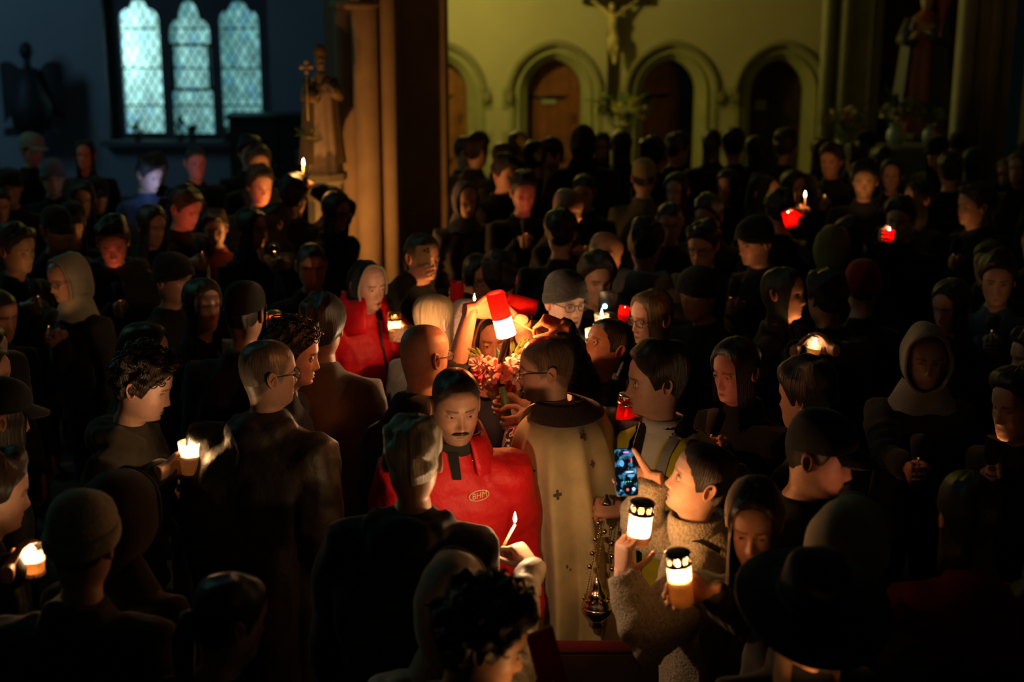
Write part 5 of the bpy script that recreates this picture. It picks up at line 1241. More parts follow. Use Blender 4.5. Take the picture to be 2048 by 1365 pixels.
def text_on(info, txt, px, py, size, material, nm, squash=1.0, roll=0.0, ital=0.0):
    q, n = on_surface(info, px, py, .006)
    if q is None: return
    cu = bpy.data.curves.new('t', 'FONT'); cu.body = txt; cu.size = size; cu.align_x = 'CENTER'; cu.align_y = 'CENTER'; cu.shear = ital
    o = bpy.data.objects.new('t', cu); COL.objects.link(o); bpy.context.view_layer.update()
    me = o.evaluated_get(bpy.context.evaluated_depsgraph_get()).to_mesh(); v = np.array([p.co for p in me.vertices]); f = [tuple(p.vertices) for p in me.polygons]
    bpy.data.objects.remove(o)
    u = unit(np.cross(UP, n)); w = np.cross(n, u); c, s2 = math.cos(roll), math.sin(roll); u, w = u*c + w*s2, w*c - u*s2
    mb = MB(); mb.add([q + u*p[0] + w*p[1]*squash + n*.0015 for p in v], f); part(nm, mb, material, info['root'], smooth=False)
    return q, n, u, w
MAT['badge'] = principled('badge_thread', (.80, .62, .40), .7)
r_ = text_on(rj, 'BHM', 957, 992, .027, 'badge', 'badge_lettering', 1.0, .12, .25)
if r_:
    q, n, u, w = r_; a = np.linspace(0, 2*math.pi, 41); m = MB(); m.tube([q + u*.036*math.cos(t) + w*.0165*math.sin(t) for t in a], .0019, 5, cap=False); part('badge_ring', m, 'badge', rj['root'])
keep(870, 740, 1062, 1180, 4.2)
# ---- white-haired man in the dark coat, seen from behind
P('white-haired man in a dark navy coat seen from behind before the red jacket', 826, 918, 1.66, 168, cand=('taper', 'taper hidden before the white-haired man', 842, 968, 4.30, .25, 'R'), hy=12, hp=6, skin='light', hair='grey', hcol=(.72, .68, .60), coat=(.010, .012, .018), lod=2, bulk=1.15, wide=1.05, hood=.8, hemz=.6)
# ---- hooded person holding the long thin candle
tb_, tt_ = W(1000, 1106, 4.02), W(1030, 1050, 4.06)
taper('long yellow taper burning in front of the red sleeve', tb_ - (tt_-tb_)*.35, tt_, 4.6, .0042, .8)
h = pinch(tb_, (-.55, .5, .55), (.6, -.3, .6), True, .9)
P('person in a hooded grey puffer jacket holding out the long taper', 902, 1205, 1.42, 172, hp=4, hair='none', hat='hoodup', tightk=.9, hatc=(.26, .23, .20), coat=(.34, .32, .30), cmat='nylon', puff=.8, arms=[dict(side='R', hand=h, hint=(.5, .3, -1), hero=1)], lod=1)
keep(985, 1030, 1062, 1180, 3.9)
# ---- boy in the foreground
P('boy with thick dark hair and bare ear in the front row facing right', 968, 1285, 1.52, 100, cand=('cup', 'shielded taper before the boy with thick dark hair', 1110, 1420, 3.0, 0.5, 'R'), hp=20, hr=4, skin='tan', hair='curly', hcol=(.025, .016, .010), coat=(.012, .012, .014), lod=2, lean=.1)
# ---- usher in the yellow vest
rlc = W(1250, 838, 4.98); lantern('dark red lantern with metal lid held by the usher in the yellow vest', rlc, (.15, 0, 1), .006, shell='shell_red', lid='silver', r=.035, h=.12, sc=.7, color=(1, .2, .08))
h1 = grip(rlc-UP*.04, (.1, 0, 1), (.3, -.7, 0), False, .036, 'grip', 1.0)
ch = W(1212, 1008, 4.66); h2 = hand_at(W(1245, 1020, 4.62), (-1, .05, .10), (.1, -.6, .8), False, 'fist', 1.0)
us = P('young usher in a yellow reflective vest over white shirt and black tie', 1312, 762, 1.67, -46, hy=-40, hp=4, skin='tan', hair='short', hcol=(.015, .010, .008), coat=(.014, .013, .015), lod=2, nose=1.15,
  arms=[dict(side='L', hand=h2, hint=(.4, .4, -1), hero=1, sleeve=.8), dict(side='R', hand=h1, hint=(-.4, .2, -1), hero=1)], lower=(.02, .02, .025))
keep(1235, 700, 1400, 900, 4.5)
HV = (.62, .55, .03)
def faces_where(info, cond, lift):
    V0, F0 = info['jac']; V0 = np.asarray(V0); ok = cond(V0, info['nb']); F1 = [f for f in F0 if all(ok[i] for i in f)]
    idx = sorted(set(i for f in F1 for i in f)); mp = {i: k for k, i in enumerate(idx)}; nb = info['nb']
    d = V0[idx] - V3(0, nb[1]*.7+.02, 0); d[:, 2] = 0; d /= np.linalg.norm(d, axis=1)[:, None]+1e-9
    m = MB(); m.add(V0[idx] + d*lift + V3(0, 0, lift*.5), [tuple(mp[i] for i in f) for f in F1]); return m
vee = lambda V, nb: .008 + .058*np.clip((V[:, 2]-(nb[2]-.36))/.36, 0, 1)
fr_ = lambda V, nb: V[:, 1] < nb[1]+.015
sh_ = faces_where(us, lambda V, nb: fr_(V, nb) & (np.abs(V[:, 0]) < vee(V, nb)+.008) & (V[:, 2] > nb[2]-.34) & (V[:, 2] < nb[2]+.03), .004); part('shirt_front', sh_, 'cloth', us['root'], (.62, .58, .52))
vs_ = MB(); nbu, su, bu = us['nb'], us['s'], us['b']
for a0, a1 in ((-90, 90), (90, 270)):                         # two front panels meeting at the back
    g = []
    for z, rx, ry in ((.80*su, .205, .157), (.98*su, .194, .155), (1.10*su, .190, .152), (nbu[2]-.30*su, .200, .156), (nbu[2]-.18*su, .210, .150), (nbu[2]-.10*su, .200, .132), (nbu[2]-.05*su, .160, .112), (nbu[2]-.014, .088, .084)):
        rx, ry = rx*bu+.016, ry*bu+.016; vw = .008 + .058*min(1, max(0, (z-(nbu[2]-.36))/.36)); da = math.degrees(math.asin(min(.95, vw/rx)))
        aa = np.radians(np.linspace(a0+da, a1, 22) if a0 < 0 else np.linspace(a0, a1-da, 22)); t = np.clip((z-.93*su)/(nbu[2]-.93*su), -.6, 1.05); cy = nbu[1]*max(t, 0)+.015
        g.append(np.stack([rx*np.sign(np.cos(aa))*np.abs(np.cos(aa))**.85, cy + ry*np.sign(np.sin(aa))*np.abs(np.sin(aa))**.9, np.full(22, z+.012) + .004*np.sin(aa*9)], -1))
    vs_.add(np.array(g).reshape(-1, 3), gridf(len(g), 22, False))
vo = part('reflective_vest', vs_, 'cloth', us['root'], HV)
vv, vf = vs_.data()[:2]; v2, f2 = sh_.data()[:2]; n0 = len(us['jac'][0])
us['jac'] = (np.concatenate([us['jac'][0], vv, v2]), us['jac'][1] + [tuple(i+n0 for i in f) for f in vf] + [tuple(i+n0+len(vv) for i in f) for f in f2]); us.pop('bvh', None)
decal(us, (((1346, 866), (1322, 905), (1308, 950), (1300, 1000)), ((1362, 874), (1340, 915), (1328, 960), (1320, 1005))), 'reflective_band', 'nylon', (.30, .29, .27), .006, 12, vo)
decal(us, (((1284, 846), (1270, 890), (1258, 940)), ((1296, 848), (1286, 895), (1274, 945))), 'tie', 'cloth', (.010, .010, .012), .006, 8)
m = MB(); m.lathe([(.066, us['nb'][2]+.0), (.068, us['nb'][2]+.05), (.070, us['nb'][2]+.052), (.077, us['nb'][2]+.015), (.074, us['nb'][2]-.01)], 24, (0, us['nb'][1]-.004, 0)); part('shirt_collar', m, 'cloth', us['root'], (.66, .62, .56))
# ---- censer hanging from the usher's hand
cen = empty('censer', tuple(W(1193, 1215, 4.6)), 0, 'silver censer with belled chains hanging beside the priest', 'censer'); b0 = np.array(cen.location); tz = W(1213, 1005, 4.62)[2]-b0[2]
m = MB(); m.lathe([(0, -.075), (.022, -.075), (.026, -.07), (.018, -.06), (.034, -.045), (.052, -.02), (.056, .0), (.053, .008), (.0, .004)], 24); part('bowl', m, 'silver', cen)
m = MB(); m.lathe([(.053, .010), (.050, .022), (.036, .040), (.040, .048), (.030, .062), (.018, .075), (.020, .082), (.010, .10), (.0, .115)], 24); ld_ = part('lid', m, 'silver', cen)
for k in range(10):
    a = k*.628; m = MB(); m.ball((.045*math.cos(a), .045*math.sin(a), .034), .007, 8, 6); part('lid_boss', m, 'gold', ld_)
tx, ty = W(1213, 1005, 4.62)[0]-b0[0], .02
for k in range(4):
    a = .5+k*1.571; p0 = V3(.054*math.cos(a), .054*math.sin(a), .005); p1 = V3(tx+.012*math.cos(a), ty+.012*math.sin(a), tz-.02) if k < 3 else V3(tx, ty, tz)
    if k == 3: p0 = V3(0, 0, .115)
    L = np.linalg.norm(p1-p0); n_ = int(L/.009); m = MB()
    for j in range(n_): m.ball(p0 + (p1-p0)*(j/n_), (.0028, .0028, .0042), 6, 4)
    cho = part('chain', m, 'gold' if k % 2 else 'silver', cen)
    for j in (.35, .48, .62, .78) if k < 3 else (.5,):
        m = MB(); q = p0 + (p1-p0)*(j+.04*k); m.ball(q + V3(.010*math.cos(a), .010*math.sin(a), 0), .0095, 10, 8); m.tube([q, q+V3(.01*math.cos(a), .01*math.sin(a), .006)], .0015, 5); part('bell', m, 'silver', cho)
m = MB(); m.lathe([(0, .03), (.006, .028), (.010, .018), (.022, .006), (.026, -.004), (.0, -.008)], 18, (tx, ty, tz)); part('chain_cap', m, 'silver', cen)
keep(1170, 930, 1235, 1260, 4.4)
# ---- woman in the fleece: phone and lantern
phc = W(1251, 945, 4.22)
phone('black phone with camera screen held up by the woman in the grey fleece', phc, unit(V3(.25, -1, .35)), (.02, 0, 1), screen='screen_cam', ui=True)
h1 = grip(phc - UP*.035 + V3(.012, .006, 0), (-.12, 0, 1), (.45, .9, 0), True, .026, 'phone', .92)
l1 = W(1279, 1056, 3.98); a1 = unit(V3(.10, 0, 1)); lantern('white lantern with black lid held by the woman in the grey fleece', l1, a1, 11, r=.035, h=.10, wax=.30)
gq = unit(V3(-.75, -.45, 0)); h2 = hand_at(l1 - a1*.135 + gq*.045, (.06, .1, 1), gq, False, 'wide', .95)
fw = P('woman with tied dark hair in a grey fleece holding phone and lantern', 1402, 962, 1.53, -112, hy=18, hp=-14, skin='fair', fem=True, hair='bun', hcol=(.022, .013, .010), coat=(.40, .35, .27), cmat='fleece', lod=2, bulk=1.25, hemz=.72, lower=(.10, .10, .11), closed=False,
  arms=[dict(side='R', hand=h1, hint=(-.4, .2, -1), hero=1), dict(side='L', hand=h2, hint=(.5, .3, -1), hero=1)], brow=(.03, .02, .015))
m = MB(); m.lathe([(.092, fw['nb'][2]-.02), (.098, fw['nb'][2]+.02), (.096, fw['nb'][2]+.055), (.088, fw['nb'][2]+.07), (.080, fw['nb'][2]+.06), (.078, fw['nb'][2]-.01)], 28, (0, fw['nb'][1]-.01, 0)); part('stand_collar', m, 'fleece', fw['root'], (.40, .35, .27))
decal(fw, (((1352, 1066), (1400, 1078), (1440, 1100)), ((1356, 1078), (1400, 1092), (1436, 1112))), 'bag_strap', 'leather', (.010, .010, .011), .008, 10)
keep(1225, 900, 1445, 1300, 3.75)
# ---- second lantern and its owner
l2 = W(1361, 1168, 3.58); a2_ = unit(V3(-.13, 0, 1)); lantern('white lantern with black lid held by the long-haired woman below the fleece', l2, a2_, 2.6, r=.033, h=.12, wax=.62)
h = grip(l2 - a2_*.045, a2_, (.35, .85, 0), True, .034, 'wide', .95)
P('young woman with long brown hair smiling down at her lantern', 1508, 1046, 1.53, -14, hy=0, hp=14, skin='rosy', fem=True, hair='long', hcol=(.07, .035, .02), hlen=.34, coat=(.02, .02, .02), lod=2, bulk=.88, arms=[dict(side='R', hand=h, hint=(.9, .1, -.7), hero=1)], brow=(.03, .02, .015))
keep(1325, 1130, 1410, 1250, 3.4)
P('woman in a wide-brimmed black felt hat with long fair hair', 1622, 1236, 1.53, 6, cand=('cup', 'shielded taper below the wide-brimmed hat', 1624, 1450, 2.92, 2.2, 'R'), hp=18, skin='rosy', fem=True, hair='long', hcol=(.22, .11, .05), hlen=.36, hat='brim', hatc=(.010, .011, .010), coat=(.015, .015, .02), lod=2)
P('person in a pale beige hood beside the black felt hat', 1694, 1096, 1.58, 150, hp=6, hair='none', hat='hoodup', hatc=(.30, .25, .18), coat=(.05, .045, .04))
P('man in a dark flat-peaked cap whose red-lit face turns right', 1640, 912, 1.64, 70, cand=('redcup', 'shielded taper before the red-lit capped man', 1712, 1010, 3.9, 0.12, 'L'), hp=14, skin='tan', hair='short', hat='cap', hatc=(.012, .012, .012), coat=BLK, lod=1)
P('woman with long dark hair and red-lit cheek behind the usher', 1470, 742, 1.57, -48, cand=('redcup', 'shielded taper before the woman with the red-lit cheek', 1428, 850, 5.05, 0.16, 'R'), hp=8, skin='rosy', fem=True, hair='long', hcol=(.02, .012, .01), coat=BLK, hlen=.3, lod=2)
# ---- woman in black leather reaching over with a taper
t0, t1 = W(1068, 664, 5.2), W(1028, 640, 5.22); h = pinch(t0, (-.85, .15, .25), (.25, -.35, .9), True, .92)
tq = empty('taper_candle', tuple(t0), 0, 'unlit thin taper held to the glowing cup by the woman in black', 'candle'); m = MB(); m.tube([(t0-t1)*.35, V3(0, 0, 0), t1-t0], .0036, 8); part('wax', m, 'wax', tq); m = MB(); m.tube([t1-t0, (t1-t0)*1.06], .001, 5); part('wick', m, 'wick', tq)
P('woman in a black leather jacket reaching over to light her taper', 1212, 694, 1.56, -56, hy=-8, hp=-22, hr=-6, skin='tan', fem=True, hair='pony', hcol=(.010, .007, .006), coat=(.012, .011, .012), cmat='leather', lod=2, arms=[dict(side='R', hand=h, hint=(.2, .5, -1), hero=1)])
keep(1090, 640, 1260, 800, 5.3); keep(1050, 640, 1100, 690, 5.1)
# ---- man in the knitted hat
P('old man in a grey knitted hat and glasses standing in dark coat', 1132, 604, 1.61, 22, hy=6, hp=4, skin='fair', hair='short', hcol=(.3, .28, .26), hat='knitbeanie', hatc=(.05, .046, .046), glasses=(.05, .04, .035), coat=(.016, .016, .020), lod=2, bulk=1.1, brow=(.25, .22, .2), nose=1.15)
keep(1085, 560, 1180, 700, 6.0)
# two glass candles and the phone torch between knitted hat and leather jacket
ga = W(1186, 688, 5.85); glasscandle('tall white glass candle held up beside the woman in black leather', ga, .6, .034, .13)
gb_ = W(1203, 652, 6.15); glasscandle('square-looking glass candle held behind the tall white one', gb_, .5, .032, .11)
h = grip(ga-UP*.05, (0, 0, 1), (-.3, .8, 0), True, .034, 'grip', .95); h2 = grip(gb_-UP*.01, (0, 0, 1), (.8, .2, 0), False, .033, 'grip', .95)
P('person hidden in the dark between knitted hat and leather jacket holding a glass candle', 1195, 560, 1.58, 12, hp=8, coat=(.008, .008, .009), hair='short', arms=[dict(side='R', hand=h, hero=1), dict(side='L', hand=h2, hero=1)], skin='tan')
keep(1165, 595, 1260, 700, 5.8)
pt_ = W(1213, 612, 6.3); phone('phone with bright torch held behind the glass candles', pt_, (0, 1, .2), (0, 0, 1), cams=1, screen='screen_cam', body=(.02, .02, .02)); MAT['torch'] = emission('torch', (.35, 1, .9), 9.0)
tl = MB(); tl.lathe([(0, 0), (.011, .001), (.011, .004), (0, .005)], 14, rot=rotx(math.pi/2)); to = link('phone_torch', tl.mesh('phone_torch'), 'torch'); to.location = tuple(pt_+V3(-.008, -.009, 0)); tag(to, 'glaring green-white torch lamp on the phone behind the glass candles', 'torch lamp')
rcp = W(1247, 628, 6.25); lantern('small red lantern cup held up behind the woman in glasses', rcp, (.2, 0, 1), .05, shell='shell_red', lidon=False, r=.026, h=.07, sc=.6, name='red_cup', color=(1, .2, .1))
P('woman in glasses with long fair hair facing the candles', 1302, 636, 1.58, -58, hp=6, skin='rosy', fem=True, hair='long', hcol=(.20, .12, .05), glasses=(.10, .05, .04), coat=BLK, lod=2, hlen=.28)
keep(1275, 600, 1375, 690, 5.9)
# ---- left side
cl = W(381, 918, 4.72); glasscandle('tall glass candle held by the curly-haired boy', cl, 2.2, .040, .125, .62)
h = grip(cl-UP*.035, (0, 0, 1), (-.75, .5, 0), False, .039, 'grip', 1.0)
P('boy with curly dark hair looking down at his glass candle', 288, 772, 1.60, 84, hy=6, hp=20, skin='fair', hair='curly', hv=.85, hcol=(.035, .020, .012), coat=(.05, .045, .035), lod=2, arms=[dict(side='L', hand=h, hint=(.4, .2, -1), hero=1)], hood=.9, closed=True)
keep(250, 700, 430, 960, 4.6)
P('man with shaved head and glasses in an olive jacket seen from behind', 537, 748, 1.70, 158, hy=-32, hp=2, skin='light', hair='buzz', hcol=(.20, .15, .11), glasses=(.08, .05, .03), coat=(.045, .036, .026), cmat='nylon', lod=2, bulk=1.2, wide=1.1, hood=.7, hemz=.6)
keep(480, 680, 740, 1000, 4.3)
pb = W(640, 800, 5.1)
P('young man with curly fringe and blue-lit face behind the shaved head', 586, 708, 1.62, 88, hv=.65, hp=10, skin='fair', hair='curly', hcol=(.03, .02, .014), coat=(.012, .014, .018), lod=2)
phone('phone lighting the face of the young man with curly fringe', W(580, 885, 5.28), unit(V3(0, .1, 1)), (.3, 0, 1), screen='screen_blue', light=1.6, lc=(.6, .65, 1.0))
keep(580, 670, 650, 760, 5.2)
P('man with short hair in a brown coat seen from behind below the red coat', 646, 655, 1.62, 176, hp=6, skin='tan', hair='short', hcol=(.05, .04, .03), coat=(.10, .065, .045), lod=1, bulk=1.1)
P('man in a dark peaked cap seen from behind near the red lantern', 490, 628, 1.64, 172, arms=[dict(side='R', hand=grip(W(547, 668, 6.2), UP, (.5, .6, 0), True, .032, 'grip', .95))], hp=8, skin='tan', hair='short', hat='cap', hatc=(.012, .012, .012), coat=BLK)
lantern('small glowing red lantern beside the dark peaked cap', W(547, 655, 6.2), (.05, 0, 1), .16, shell='shell_red', lid='gold', r=.032, h=.075, wax=.35, color=(1, .25, .1)); keep(525, 620, 570, 670, 6.0)
# front left
cl2 = W(66, 1122, 3.75); glasscandle('squat glass candle glowing beside the pale knitted hat', cl2, 1.1, .036, .085, .55); h = grip(cl2, (0, 0, 1), (-.8, -.1, 0), False, .037, 'grip', .95)
P('person in a pale grey knitted hat seen from behind in the front row', 166, 1086, 1.60, 176, hp=10, hair='short', hat='beanie', hatc=(.42, .39, .36), coat=(.016, .017, .022), lod=2, bulk=1.1)
P('person behind the pale knitted hat holding the squat glass candle', -12, 985, 1.56, 120, hp=12, hair='short', coat=BLK, arms=[dict(side='L', hand=h, hero=1)])
keep(20, 1090, 250, 1150, 3.3)
P('person with a dark raised hood standing between knitted hat and boy', 236, 1035, 1.50, 165, hp=8, hair='none', hat='hoodup', hatc=(.03, .026, .022), coat=(.02, .018, .018), lod=1)
# left aisle
P('woman in a white headscarf and glasses looking down in the left crowd', 132, 556, 1.54, -38, cand=('cup', 'shielded taper before the white headscarf', 100, 640, 6.85, 0.3, 'R'), hp=14, skin='rosy', fem=True, hair='none', hat='scarf', hatc=(.50, .44, .36), glasses=(.05, .04, .03), coat=(.06, .05, .045), lod=2)
P('man with combed hair in a pale-lined hood looking down', 226, 486, 1.62, 14, cand=('redcup', 'shielded taper before the pale-lined hood', 238, 585, 7.5, 0.6, 'R'), hp=22, skin='light', hair='short', hcol=(.03, .02, .015), coat=(.03, .025, .03), hood=1.2, lod=2)
keep(90, 440, 290, 620, 6.8)
w5 = P('woman with candlelit cheek and striped scarf near the candle by the pillar', 503, 458, 1.56, 60, hp=6, skin='rosy', fem=True, hair='long', hlen=.16, hcol=(.02, .015, .012), coat=BLK, lod=2); keep(480, 420, 560, 530, 8.3)
P('woman seen past the candlelit cheek, facing her', 548, 446, 1.50, -70, cand=('cup', 'shielded taper between the candlelit cheek and the broad man', 548, 500, 8.35, 1.4, 'R'), hp=6, skin='tan', fem=True, hair='long', hcol=(.015, .01, .01), coat=BLK)
m586 = P('broad man in black seen from behind below the candle by the pillar', 588, 392, 1.64, 170, hp=4, skin='tan', hair='short', hcol=(.010, .008, .006), coat=(.008, .008, .009), bulk=1.2, wide=1.1, arms=[dict(side='R', hand=grip(W(604, 372, 9.35), UP, (.6, .6, 0), True, .008, 'fist', 1.0))])
P('woman with glasses and long dark hair standing against the pillar', 672, 424, 1.58, 48, cand=('taper', 'taper low before the woman against the pillar', 674, 556, 9.72, 30.0, 'L'), hp=12, skin='tan', fem=True, hair='long', hcol=(.02, .012, .010), glasses=(.02, .02, .02), coat=BLK, lod=2); keep(640, 385, 700, 470, 9.0)
taper('thin taper burning high in front of the big pillar', W(604, 384, 9.35), W(607, 333, 9.35), 5, .006, 1.1, color=(1.0, .44, .11)); keep(596, 315, 620, 345, 9.2); keep(690, 300, 890, 520, 10.0)
P('man in dark suit and tie with red-lit face below the lancets', 520, 372, 1.62, 28, cand=('redcup', 'shielded taper before the man in suit and tie', 534, 438, 9.6, .8, 'R'), hp=8, skin='rosy', hair='short', hcol=(.02, .015, .012), coat=(.012, .012, .016), lod=1)
P('man with short hair behind the red-lit man in the suit', 517, 330, 1.68, 20, hp=6, skin='rosy', hair='short', coat=BLK)
P('man with bowed red-lit head in the left aisle', 372, 418, 1.62, 58, cand=('redcup', 'shielded taper before the bowed red-lit head', 402, 495, 8.55, 1.2, 'R'), hp=22, skin='rosy', hair='short', hcol=(.06, .05, .02), coat=BLK)
P('bare-headed man with dim red face below the middle lancet', 392, 325, 1.64, 24, cand=('redcup', 'shielded taper before the bare-headed man', 402, 390, 10.6, 0.6, 'R'), hp=8, skin='rosy', hair='buzz', hcol=(.05, .04, .03), coat=BLK)
P('man lit blue by his phone below the brightest lancet', 300, 350, 1.60, 55, hp=22, skin='fair', hair='short', hcol=(.03, .03, .03), coat=(.06, .10, .20))
phone('phone lighting the face of the man below the brightest lancet', W(324, 412, 10.25), unit(V3(-.4, .75, .7)), (0, .3, 1), screen='screen_blue', light=.25, lc=(.35, .5, 1.0)); keep(285, 320, 320, 400, 10.2)
P('child in a red jacket with dim face in the left aisle', 430, 458, 1.40, 10, hp=8, hs=.92, skin='tan', hair='short', coat=(.20, .03, .03))
P('woman with long dark hair and raised face far left', 170, 310, 1.62, 5, cand=('redcup', 'shielded taper before the woman with raised face', 172, 378, 10.8, 0.8, 'R'), hp=0, skin='rosy', fem=True, hair='long', hcol=(.03, .02, .01), coat=BLK)
P('person in a grey violet cap in the far left crowd', 106, 356, 1.56, 20, hp=10, hair='short', hat='beanie', hatc=(.16, .14, .18), coat=BLK)
P('person in a pale flat hat at the far left', 64, 300, 1.66, 60, hp=8, hair='short', hat='cap', hatc=(.28, .28, .22), coat=BLK)
P('man with dim amber face at the left edge', 36, 500, 1.60, 60, cand=('cup', 'shielded taper before the amber face', 72, 580, 7.35, 0.3, 'R'), hp=8, skin='tan', hair='short', coat=BLK)
# right side
def held(kind, label, px, py, y, energy, **k):
    c = W(px, py, y)
    if kind == 'taper': return taper(label, c - UP*.12, c, energy, **k)
    return lantern(label, c, (0, 0, 1), energy, **k)
P('bearded man with candlelit face resting his chin on his hand', 1730, 362, 1.66, -18, cand=('cup', 'shielded taper low before the bearded man in the right crowd', 1714, 452, 9.5, 1.8, 'R'), hp=8, skin='light', hair='short', hcol=(.012, .008, .006), beard=.6, coat=BLK, lod=2); keep(1700, 320, 1765, 400, 9.7)
P('woman whose lit profile faces left beside the bearded man', 1836, 398, 1.60, -78, cand=('cup', 'shielded taper before the woman in profile in the right crowd', 1800, 480, 9.15, .7, 'R'), hp=4, skin='rosy', fem=True, hair='long', hcol=(.015, .01, .008), coat=BLK)
P('man in dim profile near the fluted shafts at right', 1945, 412, 1.60, -70, cand=('cup', 'shielded taper before the man in profile near the fluted shafts', 1910, 495, 8.9, .4, 'R'), hp=4, skin='tan', hair='short', coat=BLK)
P('woman with candlelit brow behind the bearded man', 1784, 350, 1.60, -20, cand=('cup', 'shielded taper before the candlelit brow', 1776, 415, 9.9, 0.8, 'R'), hp=6, skin='rosy', fem=True, hair='long', hcol=(.02, .012, .01), coat=BLK)
P('woman in a dark headscarf with bright cheek left of the red lantern', 1532, 388, 1.58, 55, hp=10, skin='rosy', fem=True, hair='none', hat='scarf', hatc=(.015, .012, .012), coat=BLK)
P('woman with bright face looking at the small flame above the red lantern', 1586, 374, 1.54, 30, cand=('taper', 'tiny taper flame above the tilted red lantern', 1610, 396, 9.3, .8, 'L'), hp=10, skin='rosy', fem=True, hair='long', hcol=(.012, .01, .01), coat=BLK); keep(1510, 350, 1620, 400, 9.5)
keep(1600, 385, 1620, 415, 9.2)
lantern('tilted red lantern glowing in the right crowd', W(1580, 438, 8.6), unit(V3(-.35, 0, 1)), .55, shell='shell_red', lidon=False, r=.040, h=.10, wax=.25, sc=1.8, color=(1, .35, .12), name='red_lantern'); keep(1562, 415, 1598, 460, 8.4)
lantern('small red lantern glowing at the far right of the crowd', W(1777, 472, 7.9), unit(V3(.05, 0, 1)), .35, shell='shell_red', lidon=False, r=.030, h=.065, wax=.25, sc=1.6, color=(1, .3, .12), name='red_lantern'); keep(1760, 455, 1792, 490, 7.7)
P('man in a black knitted hat with lit cheek looking left', 1510, 484, 1.62, -62, cand=('cup', 'shielded taper before the man in the black knitted hat', 1466, 580, 7.5, .5, 'R'), hp=12, skin='rosy', hair='short', hat='beanie', hatc=(.012, .012, .012), coat=BLK, beard=.4, lod=2); keep(1480, 455, 1545, 510, 7.6)
P('man in glasses with dim round face in the right crowd', 1405, 492, 1.54, -28, cand=('cup', 'shielded taper before the man with the dim round face', 1380, 600, 7.3, .3, 'R'), hp=16, skin='rosy', hair='short', glasses=(.03, .03, .03), coat=BLK, lod=1)
P('person in a pale hooded top seen from behind in the right crowd', 1292, 490, 1.66, 158, hp=6, skin='rosy', hair='short', hcol=(.02, .015, .01), coat=(.20, .16, .13), hood=1.2)
P('person in an olive hood bowing in the right crowd', 1664, 500, 1.58, 170, hp=14, hair='none', hat='hoodup', hatc=(.10, .11, .03), coat=(.03, .03, .02))
P('person with a small red lantern near the bearded man', 1800, 440, 1.58, -30, coat=BLK, arms=[dict(side='R', hand=grip(W(1777, 472, 7.9), UP, (-.8, .4, 0), True, .03, 'grip', .9))])
P('person in dark coat holding the tilted red lantern', 1560, 420, 1.60, 175, coat=BLK, arms=[dict(side='R', hand=grip(W(1580, 438, 8.6), unit(V3(-.35, 0, 1)), (.7, .5, 0), True, .04, 'grip', .9))])
P('person in a dark red knitted hat in the right crowd', 1725, 575, 1.52, 165, hp=8, hair='short', hat='beanie', hatc=(.32, .012, .012), coat=BLK)
P('person with tilted lit cheek above the glass jar candle', 1568, 590, 1.62, 62,cand=('cup', 'shielded taper below the tilted lit cheek', 1606, 672, 6.25, 0.5, 'L'), hp=-4, hr=14, skin='rosy', fem=True, hair='long', hcol=(.012, .01, .01), coat=BLK)
jc = W(1628, 694, 5.95); glasscandle('dim amber jar candle cupped in two hands in the right crowd', jc, .07, .034, .10, .45, axis=(.15, 0, 1)); keep(1605, 650, 1650, 720, 5.8)
h1 = grip(jc-UP*.01, (0, 0, 1), (-.7, .5, 0), False, .035, 'grip', .95); h2 = grip(jc+UP*.0, (0, 0, 1), (.8, .3, 0), True, .035, 'grip', .95)
P('person in black cupping a jar candle in the right crowd', 1650, 596, 1.54, -160, hp=8, hair='short', coat=(.008, .008, .008), skin='tan', arms=[dict(side='R', hand=h2, hero=1), dict(side='L', hand=h1, hero=1)])
P('person in a white hood and fur collar in the dim right crowd', 1852, 716, 1.56, -8, cand=('cup', 'shielded taper below the face in the white hood', 1838, 900, 5.0, .06, 'R'), hp=6, skin='tan', fem=True, hair='none', hat='hoodup', hatc=(.34, .26, .22), coat=(.05, .03, .02), lod=1); keep(1780, 670, 1930, 770, 4.9)
P('person with face in shadow and blue collar at the right edge', 1996, 560, 1.58, -20, cand=('cup', 'shielded taper before the blue collar', 1985, 650, 6.55, 0.12, 'R'), hp=8, skin='rosy', hair='short', coat=(.03, .10, .22))
P('man at the right edge with dim amber temple', 2036, 810, 1.60, -60, cand=('cup', 'shielded taper before the dim amber temple', 1985, 905, 4.7, 0.2, 'R'), hp=8, skin='rosy', hair='short', coat=BLK)
P('person in a dark red coat in the shadows at right', 1935, 1030, 1.56, 175, hp=8, hair='long', fem=True, hcol=(.01, .01, .01), coat=(.22, .010, .014), hlen=.15)
# far centre
P('person in a pale peaked cap below the second arch', 1288, 356, 1.62, 170, hp=6, hair='short', hat='cap', hatc=(.34, .28, .12), coat=(.10, .09, .05))
P('bald man whose orange-lit head shows behind a dark head', 1212, 508, 1.56, 120,cand=('cup', 'shielded taper before the bald orange-lit head', 1250, 575, 7.5, 0.7, 'R'), hp=14, skin='rosy', hair='bald', coat=BLK)
P('man with orange-lit brow below the first arch', 1136, 416, 1.62, 60, cand=('cup', 'shielded taper before the orange-lit brow', 1166, 478, 8.8, 0.9, 'R'), hp=14, skin='rosy', hair='bald', coat=BLK)
P('dark-haired person seen from behind before the orange-lit brow', 1122, 466, 1.60, 172, hp=4, hair='short', coat=BLK)
P('man with dim red bearded face in the middle crowd', 1048, 386, 1.64, 12, cand=('redcup', 'shielded taper before the dim red bearded face', 1052, 455, 9.15, 0.6, 'R'), hp=10, skin='rosy', hair='short', beard=.5, coat=BLK)
P('person half lit behind the man with the dim red face', 1012, 348, 1.64, 40, hp=8, skin='rosy', hair='short', coat=BLK)
